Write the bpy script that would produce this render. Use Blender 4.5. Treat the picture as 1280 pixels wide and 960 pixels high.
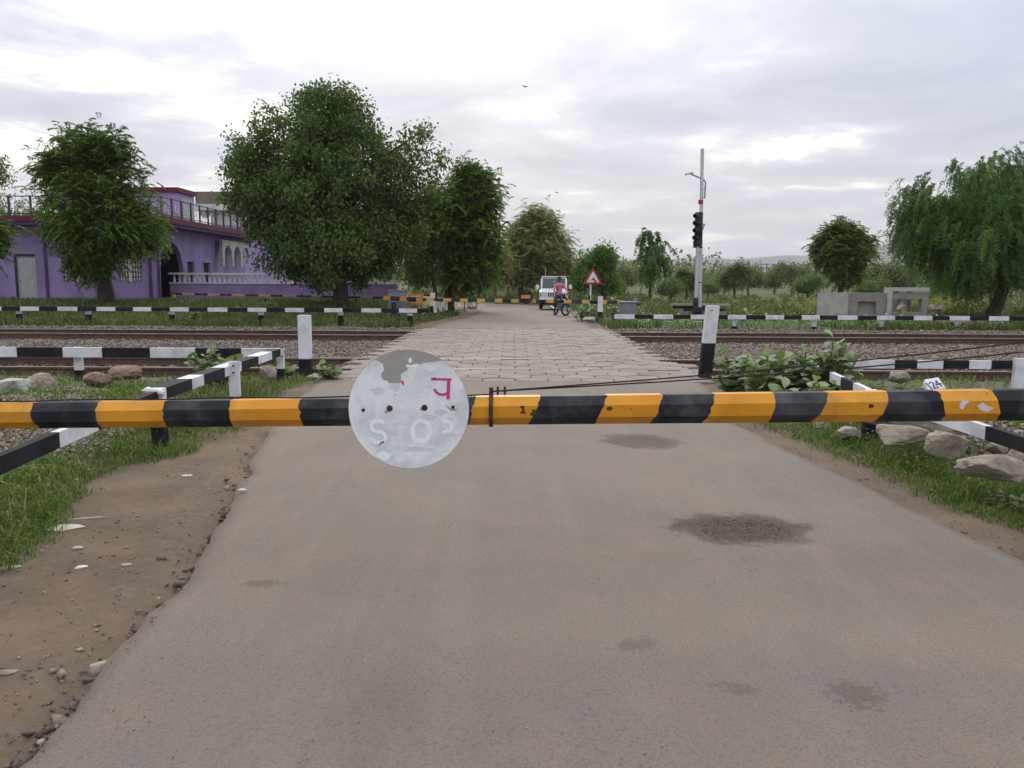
import bpy, bmesh, math, random
import numpy as np
from mathutils import Vector, Matrix, noise as mnoise
R_ = math.radians
random.seed(7); rng = np.random.default_rng(7)
for o in list(bpy.data.objects): bpy.data.objects.remove(o)
scn = bpy.context.scene; col = scn.collection

# ---------------------------------------------------------------- camera
CAM = Vector((0, 0, 1.5)); F = 1000.0
RM = Matrix.Rotation(R_(90 - 7.41), 3, 'X') @ Matrix.Rotation(0.005, 3, 'Z')
cd = bpy.data.cameras.new('camera'); cam = bpy.data.objects.new('camera', cd); col.objects.link(cam)
cam.location = CAM; cam.rotation_euler = RM.to_euler()
cd.sensor_width = 36; cd.lens = 36 * F / 1280; cd.clip_start = 0.05; cd.clip_end = 9000
scn.camera = cam

# ---------------------------------------------------------------- sky, sun, exposure
SUN_EL, SUN_AZ = 28.0, -3.0          # sun behind the cloud, ahead of the camera
sdir = Vector((math.sin(R_(SUN_AZ)) * math.cos(R_(SUN_EL)), math.cos(R_(SUN_AZ)) * math.cos(R_(SUN_EL)), math.sin(R_(SUN_EL))))
w = bpy.data.worlds.new('World'); scn.world = w; w.use_nodes = True
nt = w.node_tree; nt.nodes.clear()
def N(tree, typ, **kw):
    n = tree.nodes.new(typ)
    for k, v in kw.items(): setattr(n, k, v)
    return n
def mathn(tree, op, a, b=None, c=None):
    n = N(tree, 'ShaderNodeMath', operation=op)
    for i, v in enumerate((a, b, c)):
        if v is None: continue
        if isinstance(v, (int, float)): n.inputs[i].default_value = v
        else: tree.links.new(v, n.inputs[i])
    return n.outputs[0]
def mixc(tree, fac, a, b, blend='MIX'):
    n = N(tree, 'ShaderNodeMix', data_type='RGBA', blend_type=blend)
    for s, v in ((n.inputs[0], fac), (n.inputs[6], a), (n.inputs[7], b)):
        if isinstance(v, (int, float)): s.default_value = v
        elif isinstance(v, tuple): s.default_value = (*v[:3], 1)
        else: tree.links.new(v, s)
    return n.outputs[2]
def ramp(tree, fac, stops, interp='LINEAR'):
    n = N(tree, 'ShaderNodeValToRGB'); cr = n.color_ramp; cr.interpolation = interp
    while len(cr.elements) < len(stops): cr.elements.new(0.5)
    for e, (p, c) in zip(cr.elements, stops):
        e.position = p; e.color = (*c, 1) if isinstance(c, tuple) else (c, c, c, 1)
    tree.links.new(fac, n.inputs[0]); return n.outputs[0]
def noisen(tree, vec, scale, detail=4, rough=0.55, dist=0.0):
    n = N(tree, 'ShaderNodeTexNoise'); n.inputs['Scale'].default_value = scale
    n.inputs['Detail'].default_value = detail; n.inputs['Roughness'].default_value = rough; n.inputs['Distortion'].default_value = dist
    if vec is not None: tree.links.new(vec, n.inputs['Vector'])
    return n.outputs['Fac']
sky = N(nt, 'ShaderNodeTexSky', sky_type='NISHITA'); sky.sun_disc = False
sky.sun_elevation = R_(SUN_EL); sky.sun_rotation = R_(SUN_AZ); sky.air_density = 1.5; sky.dust_density = 3
tc = N(nt, 'ShaderNodeTexCoord'); sep = N(nt, 'ShaderNodeSeparateXYZ'); nt.links.new(tc.outputs['Generated'], sep.inputs[0])
zc = mathn(nt, 'MAXIMUM', sep.outputs[2], 0.0)
den = mathn(nt, 'ADD', zc, 0.10)
cmb = N(nt, 'ShaderNodeCombineXYZ')
nt.links.new(mathn(nt, 'DIVIDE', sep.outputs[0], den), cmb.inputs[0]); nt.links.new(mathn(nt, 'DIVIDE', sep.outputs[1], den), cmb.inputs[1])
cmb.inputs[2].default_value = 12.2
cl1 = noisen(nt, cmb.outputs[0], 1.15, 9, 0.55, 0.25)
cl2 = noisen(nt, cmb.outputs[0], 0.30, 3, 0.5, 0.2)
cl = mathn(nt, 'ADD', mathn(nt, 'MULTIPLY', cl1, 0.65), mathn(nt, 'MULTIPLY', cl2, 0.35))
dotn = N(nt, 'ShaderNodeVectorMath', operation='DOT_PRODUCT'); nt.links.new(tc.outputs['Generated'], dotn.inputs[0]); dotn.inputs[1].default_value = sdir
glow = mathn(nt, 'POWER', mathn(nt, 'MAXIMUM', dotn.outputs['Value'], 0.0), 26.0)
cloud = ramp(nt, cl, [(0.42, (0.395, 0.425, 0.505)), (0.52, (0.475, 0.495, 0.57)), (0.562, (0.60, 0.61, 0.655)), (0.585, (0.82, 0.81, 0.79)), (0.625, (1.12, 1.10, 1.02))])
hz = ramp(nt, zc, [(0.02, 1.0), (0.17, 0.0)])
cloud = mixc(nt, mathn(nt, 'MULTIPLY', hz, 0.75), cloud, (0.565, 0.57, 0.615))
gl = mathn(nt, 'MULTIPLY', glow, mathn(nt, 'MULTIPLY', ramp(nt, cl, [(0.40, 0.12), (0.57, 1.0)]), 0.36))
cloud = mixc(nt, 1.0, cloud, mixc(nt, gl, (0, 0, 0), (1.0, 0.97, 0.90)), 'ADD')
# an overcast dome grows brighter towards its top
up = mathn(nt, 'ADD', mathn(nt, 'MULTIPLY', zc, 1.35), 0.94)
c10 = N(nt, 'ShaderNodeVectorMath', operation='SCALE'); nt.links.new(cloud, c10.inputs[0]); nt.links.new(mathn(nt, 'MULTIPLY', up, 10.0), c10.inputs['Scale'])
allsky = mixc(nt, 0.955, sky.outputs[0], c10.outputs[0])
bg = N(nt, 'ShaderNodeBackground'); bg.inputs['Strength'].default_value = 0.1; nt.links.new(allsky, bg.inputs['Color'])
wo = N(nt, 'ShaderNodeOutputWorld'); nt.links.new(bg.outputs[0], wo.inputs['Surface'])
sl = bpy.data.lights.new('sun', 'SUN'); sl.energy = 1.2; sl.angle = R_(18); sl.color = (1.0, 0.95, 0.87)
so = bpy.data.objects.new('sun', sl); col.objects.link(so); so.rotation_euler = sdir.to_track_quat('Z', 'Y').to_euler(); so.location = (0, 0, 60)
vs = scn.view_settings; vs.view_transform = 'Standard'; vs.look = 'None'; vs.exposure = 0.32; vs.gamma = 1; vs.use_curve_mapping = False

# ---------------------------------------------------------------- pixel helpers (photo 1280x960)
def ray(x, y): return RM @ Vector(((x - 640) / F, -(y - 480) / F, -1))
def P(x, y, d): v = ray(x, y); return CAM + v * (d / v.y)
def G(x, y, z=0.0): v = ray(x, y); return CAM + v * ((z - CAM.z) / v.z)

# ---------------------------------------------------------------- materials
M = {}
def mat(name, c1, c2=None, scale=6, rough=0.8, bump=0.0, bscale=40, metal=0.0, detail=5, lo=0.35, hi=0.65, spec=0.3,
        chips=None, chip_c=(0.12, 0.07, 0.04), chip_scale=9, grime=None, coord='Object', trans=0.0, emis=None):
    m = bpy.data.materials.new(name); m.use_nodes = True; t = m.node_tree; b = t.nodes['Principled BSDF']
    tcn = N(t, 'ShaderNodeTexCoord'); v = tcn.outputs[coord]
    c2 = c2 or tuple(x * 0.75 for x in c1)
    out = ramp(t, noisen(t, v, scale, detail), [(lo, c1), (hi, c2)])
    if grime:
        g = ramp(t, noisen(t, v, grime[1], 6, 0.65), [(0.45, 0.0), (0.75, grime[2])])
        out = mixc(t, g, out, grime[0])
    if chips:
        g = ramp(t, noisen(t, v, chip_scale, 6, 0.6), [(chips, 0.0), (chips + 0.02, 1.0)])
        out = mixc(t, g, out, chip_c)
    t.links.new(out, b.inputs['Base Color'])
    b.inputs['Roughness'].default_value = rough; b.inputs['Metallic'].default_value = metal; b.inputs['Specular IOR Level'].default_value = spec
    if bump:
        bn = N(t, 'ShaderNodeBump'); bn.inputs['Strength'].default_value = bump; bn.inputs['Distance'].default_value = 0.02
        t.links.new(noisen(t, v, bscale, 5, 0.65), bn.inputs['Height']); t.links.new(bn.outputs[0], b.inputs['Normal'])
    M[name] = m; return m
mat('yellow', (0.68, 0.31, 0.018), (0.60, 0.24, 0.012), 3, 0.5, 0.06, 60, chips=0.685, chip_c=(0.05, 0.03, 0.02), chip_scale=7, grime=((0.30, 0.15, 0.03), 5, 0.7))
mat('black', (0.012, 0.014, 0.019), (0.020, 0.023, 0.029), 4, 0.62, 0.06, 60, spec=.2, grime=((0.10, 0.10, 0.10), 4, 0.8))
mat('white', (0.74, 0.74, 0.79), (0.63, 0.63, 0.67), 5, 0.6, 0.05, 50, chips=0.69, chip_c=(0.16, 0.13, 0.11), chip_scale=13, grime=((0.36, 0.33, 0.30), 3.5, 0.7))
mat('fence_black', (0.010, 0.011, 0.014), (0.018, 0.019, 0.022), 5, 0.7, 0.05, 50, spec=.15, grime=((0.06, 0.055, 0.05), 4, 0.35))
mat('far_yellow', (0.60, 0.36, 0.06), (0.50, 0.30, 0.07), 5, 0.6)
mat('far_orange', (0.50, 0.24, 0.04), (0.40, 0.18, 0.03), 5, 0.65)
mat('orange', (0.65, 0.25, 0.02), (0.55, 0.2, 0.02), 5, 0.6)
mat('rust', (0.10, 0.045, 0.025), (0.05, 0.03, 0.022), 20, 0.85, 0.3, 80)
mat('rail', (0.13, 0.080, 0.060), (0.075, 0.047, 0.037), 9, 0.8, 0.25, 50)
mat('railtop', (0.30, 0.26, 0.22), (0.19, 0.155, 0.13), 4, 0.55, metal=0.2)
mat('cable', (0.02, 0.018, 0.017), (0.03, 0.025, 0.02), 30, 0.7)
mat('steel', (0.30, 0.30, 0.31), (0.20, 0.19, 0.19), 30, 0.45, 0.1, 60, metal=0.7)
mat('disc_white', (0.80, 0.82, 0.84), (0.62, 0.645, 0.66), 5, 0.5, 0.12, 14, lo=0.44, hi=0.56, grime=((0.88, 0.90, 0.91), 9, 0.9))
mat('disc_bare', (0.33, 0.315, 0.285), (0.37, 0.355, 0.325), 14, 0.6, 0.05, 60)
mat('disc_ghost', (0.88, 0.91, 0.93), (0.82, 0.86, 0.88), 9, 0.55)
mat('disc_ghost2', (0.80, 0.82, 0.85), (0.70, 0.73, 0.75), 9, 0.55)
mat('disc_grey', (0.66, 0.68, 0.69), (0.60, 0.625, 0.64), 8, 0.55)
mat('pink', (0.62, 0.06, 0.22), (0.55, 0.05, 0.19), 20, 0.5)
mat('concrete', (0.30, 0.28, 0.25), (0.20, 0.19, 0.17), 3, 0.9, 0.3, 30, grime=((0.10, 0.095, 0.085), 2.2, 0.6))
mat('concrete_pale', (0.48, 0.46, 0.43), (0.36, 0.34, 0.31), 3, 0.9, 0.2, 30)
mat('sleeper', (0.24, 0.22, 0.20), (0.15, 0.13, 0.115), 5, 0.9, 0.3, 40)
mat('paver', (0.275, 0.236, 0.196), (0.222, 0.19, 0.16), 2.2, 0.9, 0.35, 45, grime=((0.17, 0.145, 0.125), 1.1, 0.55), coord='Generated')
mat('bedding', (0.09, 0.075, 0.063), (0.055, 0.047, 0.04), 12, 0.95, 0.3, 60)
mat('rock', (0.36, 0.31, 0.245), (0.23, 0.195, 0.15), 5, 0.9, 0.5, 18, detail=8, grime=((0.10, 0.085, 0.07), 6, 0.5))
mat('rock_brown', (0.30, 0.20, 0.145), (0.19, 0.13, 0.095), 6, 0.92, 0.5, 18, detail=8)
mat('purple', (0.30, 0.215, 0.43), (0.26, 0.185, 0.375), 0.9, 0.85, 0.1, 20, grime=((0.17, 0.125, 0.235), 0.9, 0.75))
mat('purple_dark', (0.085, 0.045, 0.15), (0.065, 0.035, 0.12), 1.5, 0.85)
mat('lilac', (0.40, 0.29, 0.56), (0.36, 0.26, 0.5), 1.5, 0.85)
mat('maroon', (0.15, 0.02, 0.04), (0.09, 0.014, 0.026), 2, 0.7, grime=((0.05, 0.02, 0.02), 2, 0.6))
mat('arch_red', (0.10, 0.022, 0.045), (0.07, 0.016, 0.03), 2, 0.7)
mat('dark_opening', (0.012, 0.011, 0.016), (0.02, 0.018, 0.024), 2, 0.5)
mat('iron', (0.03, 0.028, 0.04), (0.05, 0.045, 0.06), 8, 0.5)
mat('door_grey', (0.38, 0.40, 0.39), (0.32, 0.34, 0.33), 3, 0.6)
mat('wall_white', (0.66, 0.63, 0.65), (0.56, 0.53, 0.56), 0.8, 0.85, grime=((0.40, 0.34, 0.36), 0.8, 0.5))
mat('roof_brown', (0.20, 0.17, 0.13), (0.14, 0.12, 0.09), 1.6, 0.9)
mat('bark', (0.085, 0.063, 0.045), (0.045, 0.034, 0.026), 9, 0.95, 0.6, 18)
mat('bark_pale', (0.15, 0.125, 0.10), (0.09, 0.075, 0.06), 9, 0.95, 0.5, 18)
mat('van_white', (0.78, 0.79, 0.81), (0.74, 0.75, 0.77), 1, 0.25, spec=0.5)
mat('glass', (0.035, 0.045, 0.055), (0.03, 0.04, 0.045), 1, 0.08, spec=0.6)
mat('rubber', (0.018, 0.018, 0.018), (0.03, 0.029, 0.028), 10, 0.85)
mat('chrome', (0.6, 0.6, 0.62), (0.5, 0.5, 0.52), 5, 0.2, metal=1.0)
mat('lamp', (0.65, 0.66, 0.68), (0.55, 0.57, 0.6), 4, 0.15, spec=0.6)
mat('amber', (0.6, 0.22, 0.03), (0.5, 0.18, 0.03), 4, 0.3)
mat('red', (0.50, 0.025, 0.03), (0.40, 0.02, 0.025), 4, 0.5)
mat('grey_box', (0.20, 0.225, 0.255), (0.165, 0.185, 0.21), 4, 0.55, grime=((0.1, 0.09, 0.08), 5, 0.4))
mat('galv', (0.56, 0.56, 0.60), (0.46, 0.46, 0.50), 6, 0.45, metal=0.2)
mat('skin', (0.20, 0.105, 0.065), (0.17, 0.09, 0.055), 10, 0.6)
mat('hair', (0.012, 0.01, 0.009), (0.02, 0.017, 0.015), 20, 0.6)
mat('trousers', (0.03, 0.032, 0.045), (0.045, 0.046, 0.06), 14, 0.9)
mat('poster', (0.55, 0.03, 0.13), (0.48, 0.03, 0.11), 3, 0.6)
mat('plastic', (0.52, 0.50, 0.44), (0.42, 0.38, 0.30), 12, 0.5, 0.3, 25)
mat('blue_ink', (0.05, 0.05, 0.12), (0.06, 0.06, 0.14), 12, 0.6)
mat('green', (0.04, 0.22, 0.09), (0.03, 0.18, 0.08), 12, 0.6)
mat('bird', (0.02, 0.02, 0.022), (0.03, 0.03, 0.03), 12, 0.8)
mat('hill', (0.10, 0.12, 0.09), (0.14, 0.13, 0.10), 0.01, 0.95)
# checked shirt
m = mat('shirt', (0.52, 0.12, 0.14), (0.45, 0.10, 0.12), 10, 0.85); t = m.node_tree; b = t.nodes['Principled BSDF']
ck = N(t, 'ShaderNodeTexChecker'); ck.inputs['Scale'].default_value = 22; ck.inputs['Color1'].default_value = (0.50, 0.08, 0.11, 1); ck.inputs['Color2'].default_value = (0.62, 0.34, 0.34, 1)
t.links.new(N(t, 'ShaderNodeTexCoord').outputs['Object'], ck.inputs['Vector']); t.links.new(ck.outputs[0], b.inputs['Base Color'])

def leafmat(name, cols, trans=0.3, rough=0.55):
    m = bpy.data.materials.new(name); m.use_nodes = True; t = m.node_tree; b = t.nodes['Principled BSDF']
    a = N(t, 'ShaderNodeAttribute', attribute_name='tint')
    c = ramp(t, a.outputs['Fac'], [(i / (len(cols) - 1), q) for i, q in enumerate(cols)])
    t.links.new(c, b.inputs['Base Color']); b.inputs['Roughness'].default_value = rough; b.inputs['Specular IOR Level'].default_value = 0.12
    tr = N(t, 'ShaderNodeBsdfTranslucent'); t.links.new(mixc(t, 1.0, c, (0.9, 1.0, 0.45), 'MULTIPLY'), tr.inputs['Color'])
    mx = N(t, 'ShaderNodeMixShader'); mx.inputs[0].default_value = trans
    t.links.new(b.outputs[0], mx.inputs[1]); t.links.new(tr.outputs[0], mx.inputs[2])
    t.links.new(mx.outputs[0], t.nodes['Material Output'].inputs['Surface']); M[name] = m; return m
leafmat('leaf_peepal', [(0.045, 0.085, 0.022), (0.095, 0.155, 0.04), (0.165, 0.23, 0.07)], .38)
leafmat('leaf_neem', [(0.05, 0.10, 0.016), (0.11, 0.19, 0.03), (0.22, 0.31, 0.055)], .42)
leafmat('leaf_round', [(0.07, 0.115, 0.02), (0.135, 0.20, 0.035), (0.23, 0.30, 0.06)], .42)
leafmat('leaf_neem_far', [(0.075, 0.13, 0.038), (0.14, 0.205, 0.058), (0.21, 0.275, 0.095)], .4)
leafmat('leaf_acacia', [(0.23, 0.23, 0.09), (0.32, 0.31, 0.13), (0.42, 0.40, 0.19)], .5)
leafmat('leaf_droop', [(0.045, 0.1, 0.022), (0.1, 0.18, 0.042), (0.19, 0.27, 0.07)], .38)
leafmat('leaf_far', [(0.10, 0.14, 0.06), (0.155, 0.20, 0.085), (0.22, 0.26, 0.12)], .35)
leafmat('leaf_calo', [(0.13, 0.20, 0.085), (0.23, 0.31, 0.16), (0.40, 0.47, 0.30)], .3, .6)
leafmat('grass', [(0.04, 0.095, 0.01), (0.085, 0.165, 0.02), (0.15, 0.235, 0.04), (0.33, 0.3, 0.13)], .3)
leafmat('straw', [(0.14, 0.13, 0.05), (0.26, 0.22, 0.11), (0.38, 0.33, 0.19)], .2)
leafmat('grass_far', [(0.05, 0.085, 0.022), (0.09, 0.13, 0.036), (0.15, 0.175, 0.06), (0.27, 0.24, 0.13)], .3)
leafmat('stone_mix', [(0.115, 0.090, 0.074), (0.215, 0.170, 0.142), (0.38, 0.315, 0.265)], 0.0, 0.9)
leafmat('asphalt_mix', [(0.06, 0.05, 0.043), (0.13, 0.11, 0.095), (0.26, 0.22, 0.185)], 0.0, 0.9)
leafmat('pebble_mix', [(0.11, 0.085, 0.068), (0.20, 0.155, 0.125), (0.42, 0.36, 0.32)], 0.0, 0.9)

# ---------------------------------------------------------------- mesh builder
class MB:
    def __init__(s): s.v = []; s.f = []; s.m = []
    def add(s, vs, fs, mi=0):
        n = len(s.v); s.v += [tuple(v) for v in vs]; s.f += [tuple(i + n for i in f) for f in fs]; s.m += [mi] * len(fs); return s
    def box(s, c, d, mi=0, rot=None):
        c = Vector(c); hx, hy, hz_ = (q / 2 for q in d)
        vs = [Vector((x, y, z)) for z in (-hz_, hz_) for x, y in ((-hx, -hy), (hx, -hy), (hx, hy), (-hx, hy))]
        if rot is not None: vs = [rot @ v for v in vs]
        return s.add([c + v for v in vs], [(0, 3, 2, 1), (4, 5, 6, 7), (0, 1, 5, 4), (1, 2, 6, 5), (2, 3, 7, 6), (3, 0, 4, 7)], mi)
    def lohi(s, a, b, mi=0): return s.box([(p + q) / 2 for p, q in zip(a, b)], [abs(q - p) for p, q in zip(a, b)], mi)
    def tube(s, pts, rad, n=8, mi=0, cap=True):
        pts = [Vector(p) for p in pts]; rad = rad if isinstance(rad, (list, tuple)) else [rad] * len(pts); vs = []; fs = []
        up = None
        for i, p in enumerate(pts):
            tdir = (pts[min(i + 1, len(pts) - 1)] - pts[max(i - 1, 0)]).normalized()
            if up is None: up = tdir.orthogonal().normalized()
            up = (up - tdir * up.dot(tdir)); up = up.normalized() if up.length > 1e-6 else tdir.orthogonal().normalized()
            bi = tdir.cross(up)
            for k in range(n):
                a = 2 * math.pi * k / n; vs.append(p + (up * math.cos(a) + bi * math.sin(a)) * rad[i])
        for i in range(len(pts) - 1):
            for k in range(n): k2 = (k + 1) % n; fs.append((i * n + k, i * n + k2, (i + 1) * n + k2, (i + 1) * n + k))
        if cap: fs += [tuple(range(n))[::-1], tuple((len(pts) - 1) * n + k for k in range(n))]
        return s.add(vs, fs, mi)
    def torus(s, c, u, v, R, r, n=20, mm=8, mi=0):
        c = Vector(c); u = Vector(u).normalized(); v = Vector(v).normalized(); wv = u.cross(v); vs = []; fs = []
        for i in range(n):
            a = 2 * math.pi * i / n; e = u * math.cos(a) + v * math.sin(a)
            for k in range(mm):
                q = 2 * math.pi * k / mm; vs.append(c + e * (R + r * math.cos(q)) + wv * r * math.sin(q))
        for i in range(n):
            for k in range(mm): fs.append((i * mm + k, ((i + 1) % n) * mm + k, ((i + 1) % n) * mm + (k + 1) % mm, i * mm + (k + 1) % mm))
        return s.add(vs, fs, mi)
    def extrude(s, prof, axis, a, b, mi=0):      # prof: 2-D polygon (ccw), axis 'x': (y,z)  'y': (x,z)  'z': (x,y)
        def mk(p, q): return {'x': (q, p[0], p[1]), 'y': (p[0], q, p[1]), 'z': (p[0], p[1], q)}[axis]
        n = len(prof); vs = [mk(p, a) for p in prof] + [mk(p, b) for p in prof]
        fs = [tuple(range(n))[::-1], tuple(range(n, 2 * n))] + [(i, (i + 1) % n, n + (i + 1) % n, n + i) for i in range(n)]
        return s.add(vs, fs, mi)
    def ball(s, c, r, n=10, mm=6, mi=0):
        c = Vector(c); r = Vector(r) if not isinstance(r, (int, float)) else Vector((r, r, r)); vs = []; fs = []
        for i in range(mm + 1):
            th = math.pi * i / mm
            for k in range(n):
                a = 2 * math.pi * k / n; vs.append(c + Vector((r.x * math.sin(th) * math.cos(a), r.y * math.sin(th) * math.sin(a), r.z * math.cos(th))))
        for i in range(mm):
            for k in range(n): fs.append((i * n + k, (i + 1) * n + k, (i + 1) * n + (k + 1) % n, i * n + (k + 1) % n))
        return s.add(vs, fs, mi)
    def build(s, name, mats, parent=None, world=False, smooth=False, bevel=0.0):
        me = bpy.data.meshes.new(name); off = parent.location if (parent and world) else Vector((0, 0, 0))
        me.from_pydata([(v[0] - off[0], v[1] - off[1], v[2] - off[2]) for v in s.v], [], s.f)
        for q in (mats if isinstance(mats, (list, tuple)) else [mats]): me.materials.append(M[q])
        me.polygons.foreach_set('material_index', s.m)
        bm = bmesh.new(); bm.from_mesh(me); bmesh.ops.recalc_face_normals(bm, faces=bm.faces)
        if bevel: bmesh.ops.bevel(bm, geom=[e for e in bm.edges if len(e.link_faces) == 2 and e.calc_face_angle(0) > 0.5], offset=bevel, segments=2, affect='EDGES', clamp_overlap=True)
        bm.to_mesh(me); bm.free()
        if smooth: me.polygons.foreach_set('use_smooth', [True] * len(me.polygons))
        me.update(); return link(name, me, parent)
def link(name, me, parent=None):
    o = bpy.data.objects.new(name, me); col.objects.link(o)
    if parent: o.parent = parent
    return o
def tag(o, label, cat, group=None, kind=None):
    o['label'] = label; o['category'] = cat
    if group: o['group'] = group
    if kind: o['kind'] = kind
    return o
def thing(name, label, cat, loc=(0, 0, 0), rz=0.0, group=None):
    o = bpy.data.objects.new(name, None); col.objects.link(o); o.location = loc; o.rotation_euler = (0, 0, rz); o.empty_display_size = 0.2
    return tag(o, label, cat, group)
def struct(o): o['kind'] = 'structure'; return o
def copy_tree(o, loc, rz=0.0, sc=1.0, label=None):
    c = o.copy(); col.objects.link(c); c.location = loc; c.rotation_euler = (0, 0, rz); c.scale = (sc, sc, sc)
    if label: c['label'] = label
    for ch in list(o.children):
        d = ch.copy(); col.objects.link(d); d.parent = c
        for g in list(ch.children): e = g.copy(); col.objects.link(e); e.parent = d
    return c
def npmesh(name, verts, faces, mats, tint=None, smooth=False):   # verts (V,3), faces (Fc,k)
    me = bpy.data.meshes.new(name); nv = len(verts); nf, k = faces.shape
    me.vertices.add(nv); me.vertices.foreach_set('co', np.asarray(verts, np.float32).ravel())
    me.loops.add(nf * k); me.loops.foreach_set('vertex_index', faces.astype(np.int32).ravel())
    me.polygons.add(nf); me.polygons.foreach_set('loop_start', np.arange(nf, dtype=np.int32) * k); me.polygons.foreach_set('loop_total', np.full(nf, k, np.int32))
    if smooth: me.polygons.foreach_set('use_smooth', np.ones(nf, bool))
    for q in (mats if isinstance(mats, (list, tuple)) else [mats]): me.materials.append(M[q])
    if tint is not None:
        a = me.attributes.new('tint', 'FLOAT', 'FACE'); a.data.foreach_set('value', np.asarray(tint, np.float32))
    me.update(calc_edges=True); return me

# ---------------------------------------------------------------- ground shape
def smooth(a, b, x): t_ = np.clip((x - a) / (b - a), 0, 1); return t_ * t_ * (3 - 2 * t_)
LE = np.array([(-20, -1.75), (0, -1.55), (2, -1.52), (3.1, -1.59), (4.27, -1.68), (5.5, -1.95), (7.8, -2.42), (9.5, -2.7), (12.6, -2.95), (25, -2.75), (30, -2.4), (36, -1.95), (43, -1.75), (50, -2.6), (56, -5.2), (62, -10.5), (68, -19), (74, -30)])
RE = np.array([(-20, 3.2), (0, 2.95), (2, 2.9), (4.3, 2.80), (6.3, 2.60), (8.4, 2.40), (10, 2.62), (12.6, 2.95), (25, 2.70), (30, 2.6), (36, 2.85), (43, 3.3), (50, 3.1), (56, 1.2), (62, -3.0), (68, -11), (74, -22)])
def le(Y): return np.interp(Y, LE[:, 0], LE[:, 1])
def re_(Y): return np.interp(Y, RE[:, 0], RE[:, 1])
def hroad(Y): return -0.0095 * np.clip(np.asarray(Y, float) - 25, 0, 24)
def vnoise(X, Y, s, seed=0):    # cheap smooth value noise
    r = np.random.default_rng(seed).random((64, 64)); x = np.asarray(X) * s; y = np.asarray(Y) * s
    xi = np.floor(x).astype(int); yi = np.floor(y).astype(int); fx = x - xi; fy = y - yi; fx = fx * fx * (3 - 2 * fx); fy = fy * fy * (3 - 2 * fy)
    g = lambda a, b_: r[a % 64, b_ % 64]
    return (g(xi, yi) * (1 - fx) + g(xi + 1, yi) * fx) * (1 - fy) + (g(xi, yi + 1) * (1 - fx) + g(xi + 1, yi + 1) * fx) * fy - 0.5
def fbm(X, Y, s, seed=0): return vnoise(X, Y, s, seed) + 0.5 * vnoise(X, Y, s * 2.1, seed + 1) + 0.25 * vnoise(X, Y, s * 4.3, seed + 2)
Y1, Y2, Y3, Y4 = 13.57, 15.31, 21.78, 23.52       # rail centre lines
def hground(X, Y):
    X = np.asarray(X, float); Y = np.asarray(Y, float)
    h = hroad(Y) - 0.035 + 0.03 * fbm(X, Y, 0.9, 3) + 0.008 * fbm(X, Y, 6, 9)
    dl = le(Y) - X; dr = X - re_(Y); out = np.maximum(dl, dr)
    ins = smooth(-0.02, -0.25, out); h = h * (1 - ins) + (hroad(Y) - 0.10) * ins
    bed = smooth(12.4, 13.0, Y) * (1 - smooth(24.2, 25.0, Y)); bed = bed * smooth(0.0, 0.5, out)
    h = h * (1 - bed) + bed * (-0.20 + 0.02 * fbm(X, Y, 2, 5))
    bank = smooth(29, 37, Y) * smooth(3.0, 8.0, -X - 0.0 * Y) * (1 - smooth(60, 90, Y))
    h = h + 0.50 * bank + 0.10 * fbm(X, Y, 0.25, 21) * smooth(26, 32, Y) * smooth(0.5, 3, out)
    h = h - 0.055 * np.exp(-((dl - .04) / .10) ** 2) * (dl > -.1) * (Y < 8) * (Y > -5) + .018 * fbm(X, Y, 2.6, 77) * (dl > .1) * (Y < 9)
    h = h + 0.10 * smooth(0.5, 2.2, dr) * (1 - smooth(9, 12, Y)) * smooth(-5, 2, Y) + 0.07 * smooth(0.9, 2.0, dl) * (1 - smooth(9, 12, Y)) * smooth(-5, 2, Y)
    return h
def hg(x, y): return float(hground(x, y))
xs = np.unique(np.round(np.concatenate([-np.geomspace(40, 3200, 26), np.arange(-40, -7, 0.7), np.arange(-7, 7, 0.1), np.arange(7, 40, 0.7), np.geomspace(40, 3200, 26)]), 3))
ys = np.unique(np.round(np.concatenate([-np.geomspace(6, 60, 8), np.arange(-5, 1, 0.6), np.arange(1, 13, 0.1), np.arange(13, 30, 0.3), np.arange(30, 75, 0.9), np.geomspace(75, 3600, 34)]), 3))
XX, YY = np.meshgrid(xs, ys); ZZ = hground(XX, YY)
nx, ny = len(xs), len(ys); idx = np.arange(nx * ny).reshape(ny, nx)
fc = np.stack([idx[:-1, :-1], idx[:-1, 1:], idx[1:, 1:], idx[1:, :-1]], -1).reshape(-1, 4)
# ground material: cover kinds from a painted map (grass / gravel / bare dirt) broken up by noise
m = bpy.data.materials.new('ground'); m.use_nodes = True; t = m.node_tree; b = t.nodes['Principled BSDF']; M['ground'] = m
v = N(t, 'ShaderNodeTexCoord').outputs['Object']; at = N(t, 'ShaderNodeAttribute', attribute_name='cover'); sp = N(t, 'ShaderNodeSeparateColor'); t.links.new(at.outputs['Color'], sp.inputs[0])
n1 = noisen(t, v, 1.3, 8, 0.62); n2 = noisen(t, v, 14, 6, 0.65); n3 = noisen(t, v, 0.35, 4)
dirt = mixc(t, ramp(t, n1, [(0.38, 0.0), (0.62, 1.0)]), (0.20, 0.148, 0.102), (0.128, 0.095, 0.069))
dirt = mixc(t, ramp(t, n2, [(0.52, 0.0), (0.66, 0.7)]), dirt, (0.20, 0.155, 0.115))
vor = N(t, 'ShaderNodeTexVoronoi'); vor.inputs['Scale'].default_value = 42; t.links.new(v, vor.inputs['Vector'])
grav = ramp(t, N(t, 'ShaderNodeSeparateColor').outputs[0], [(0, 0.5)]) if False else None
sc2 = N(t, 'ShaderNodeSeparateColor'); t.links.new(vor.outputs['Color'], sc2.inputs[0])
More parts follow.
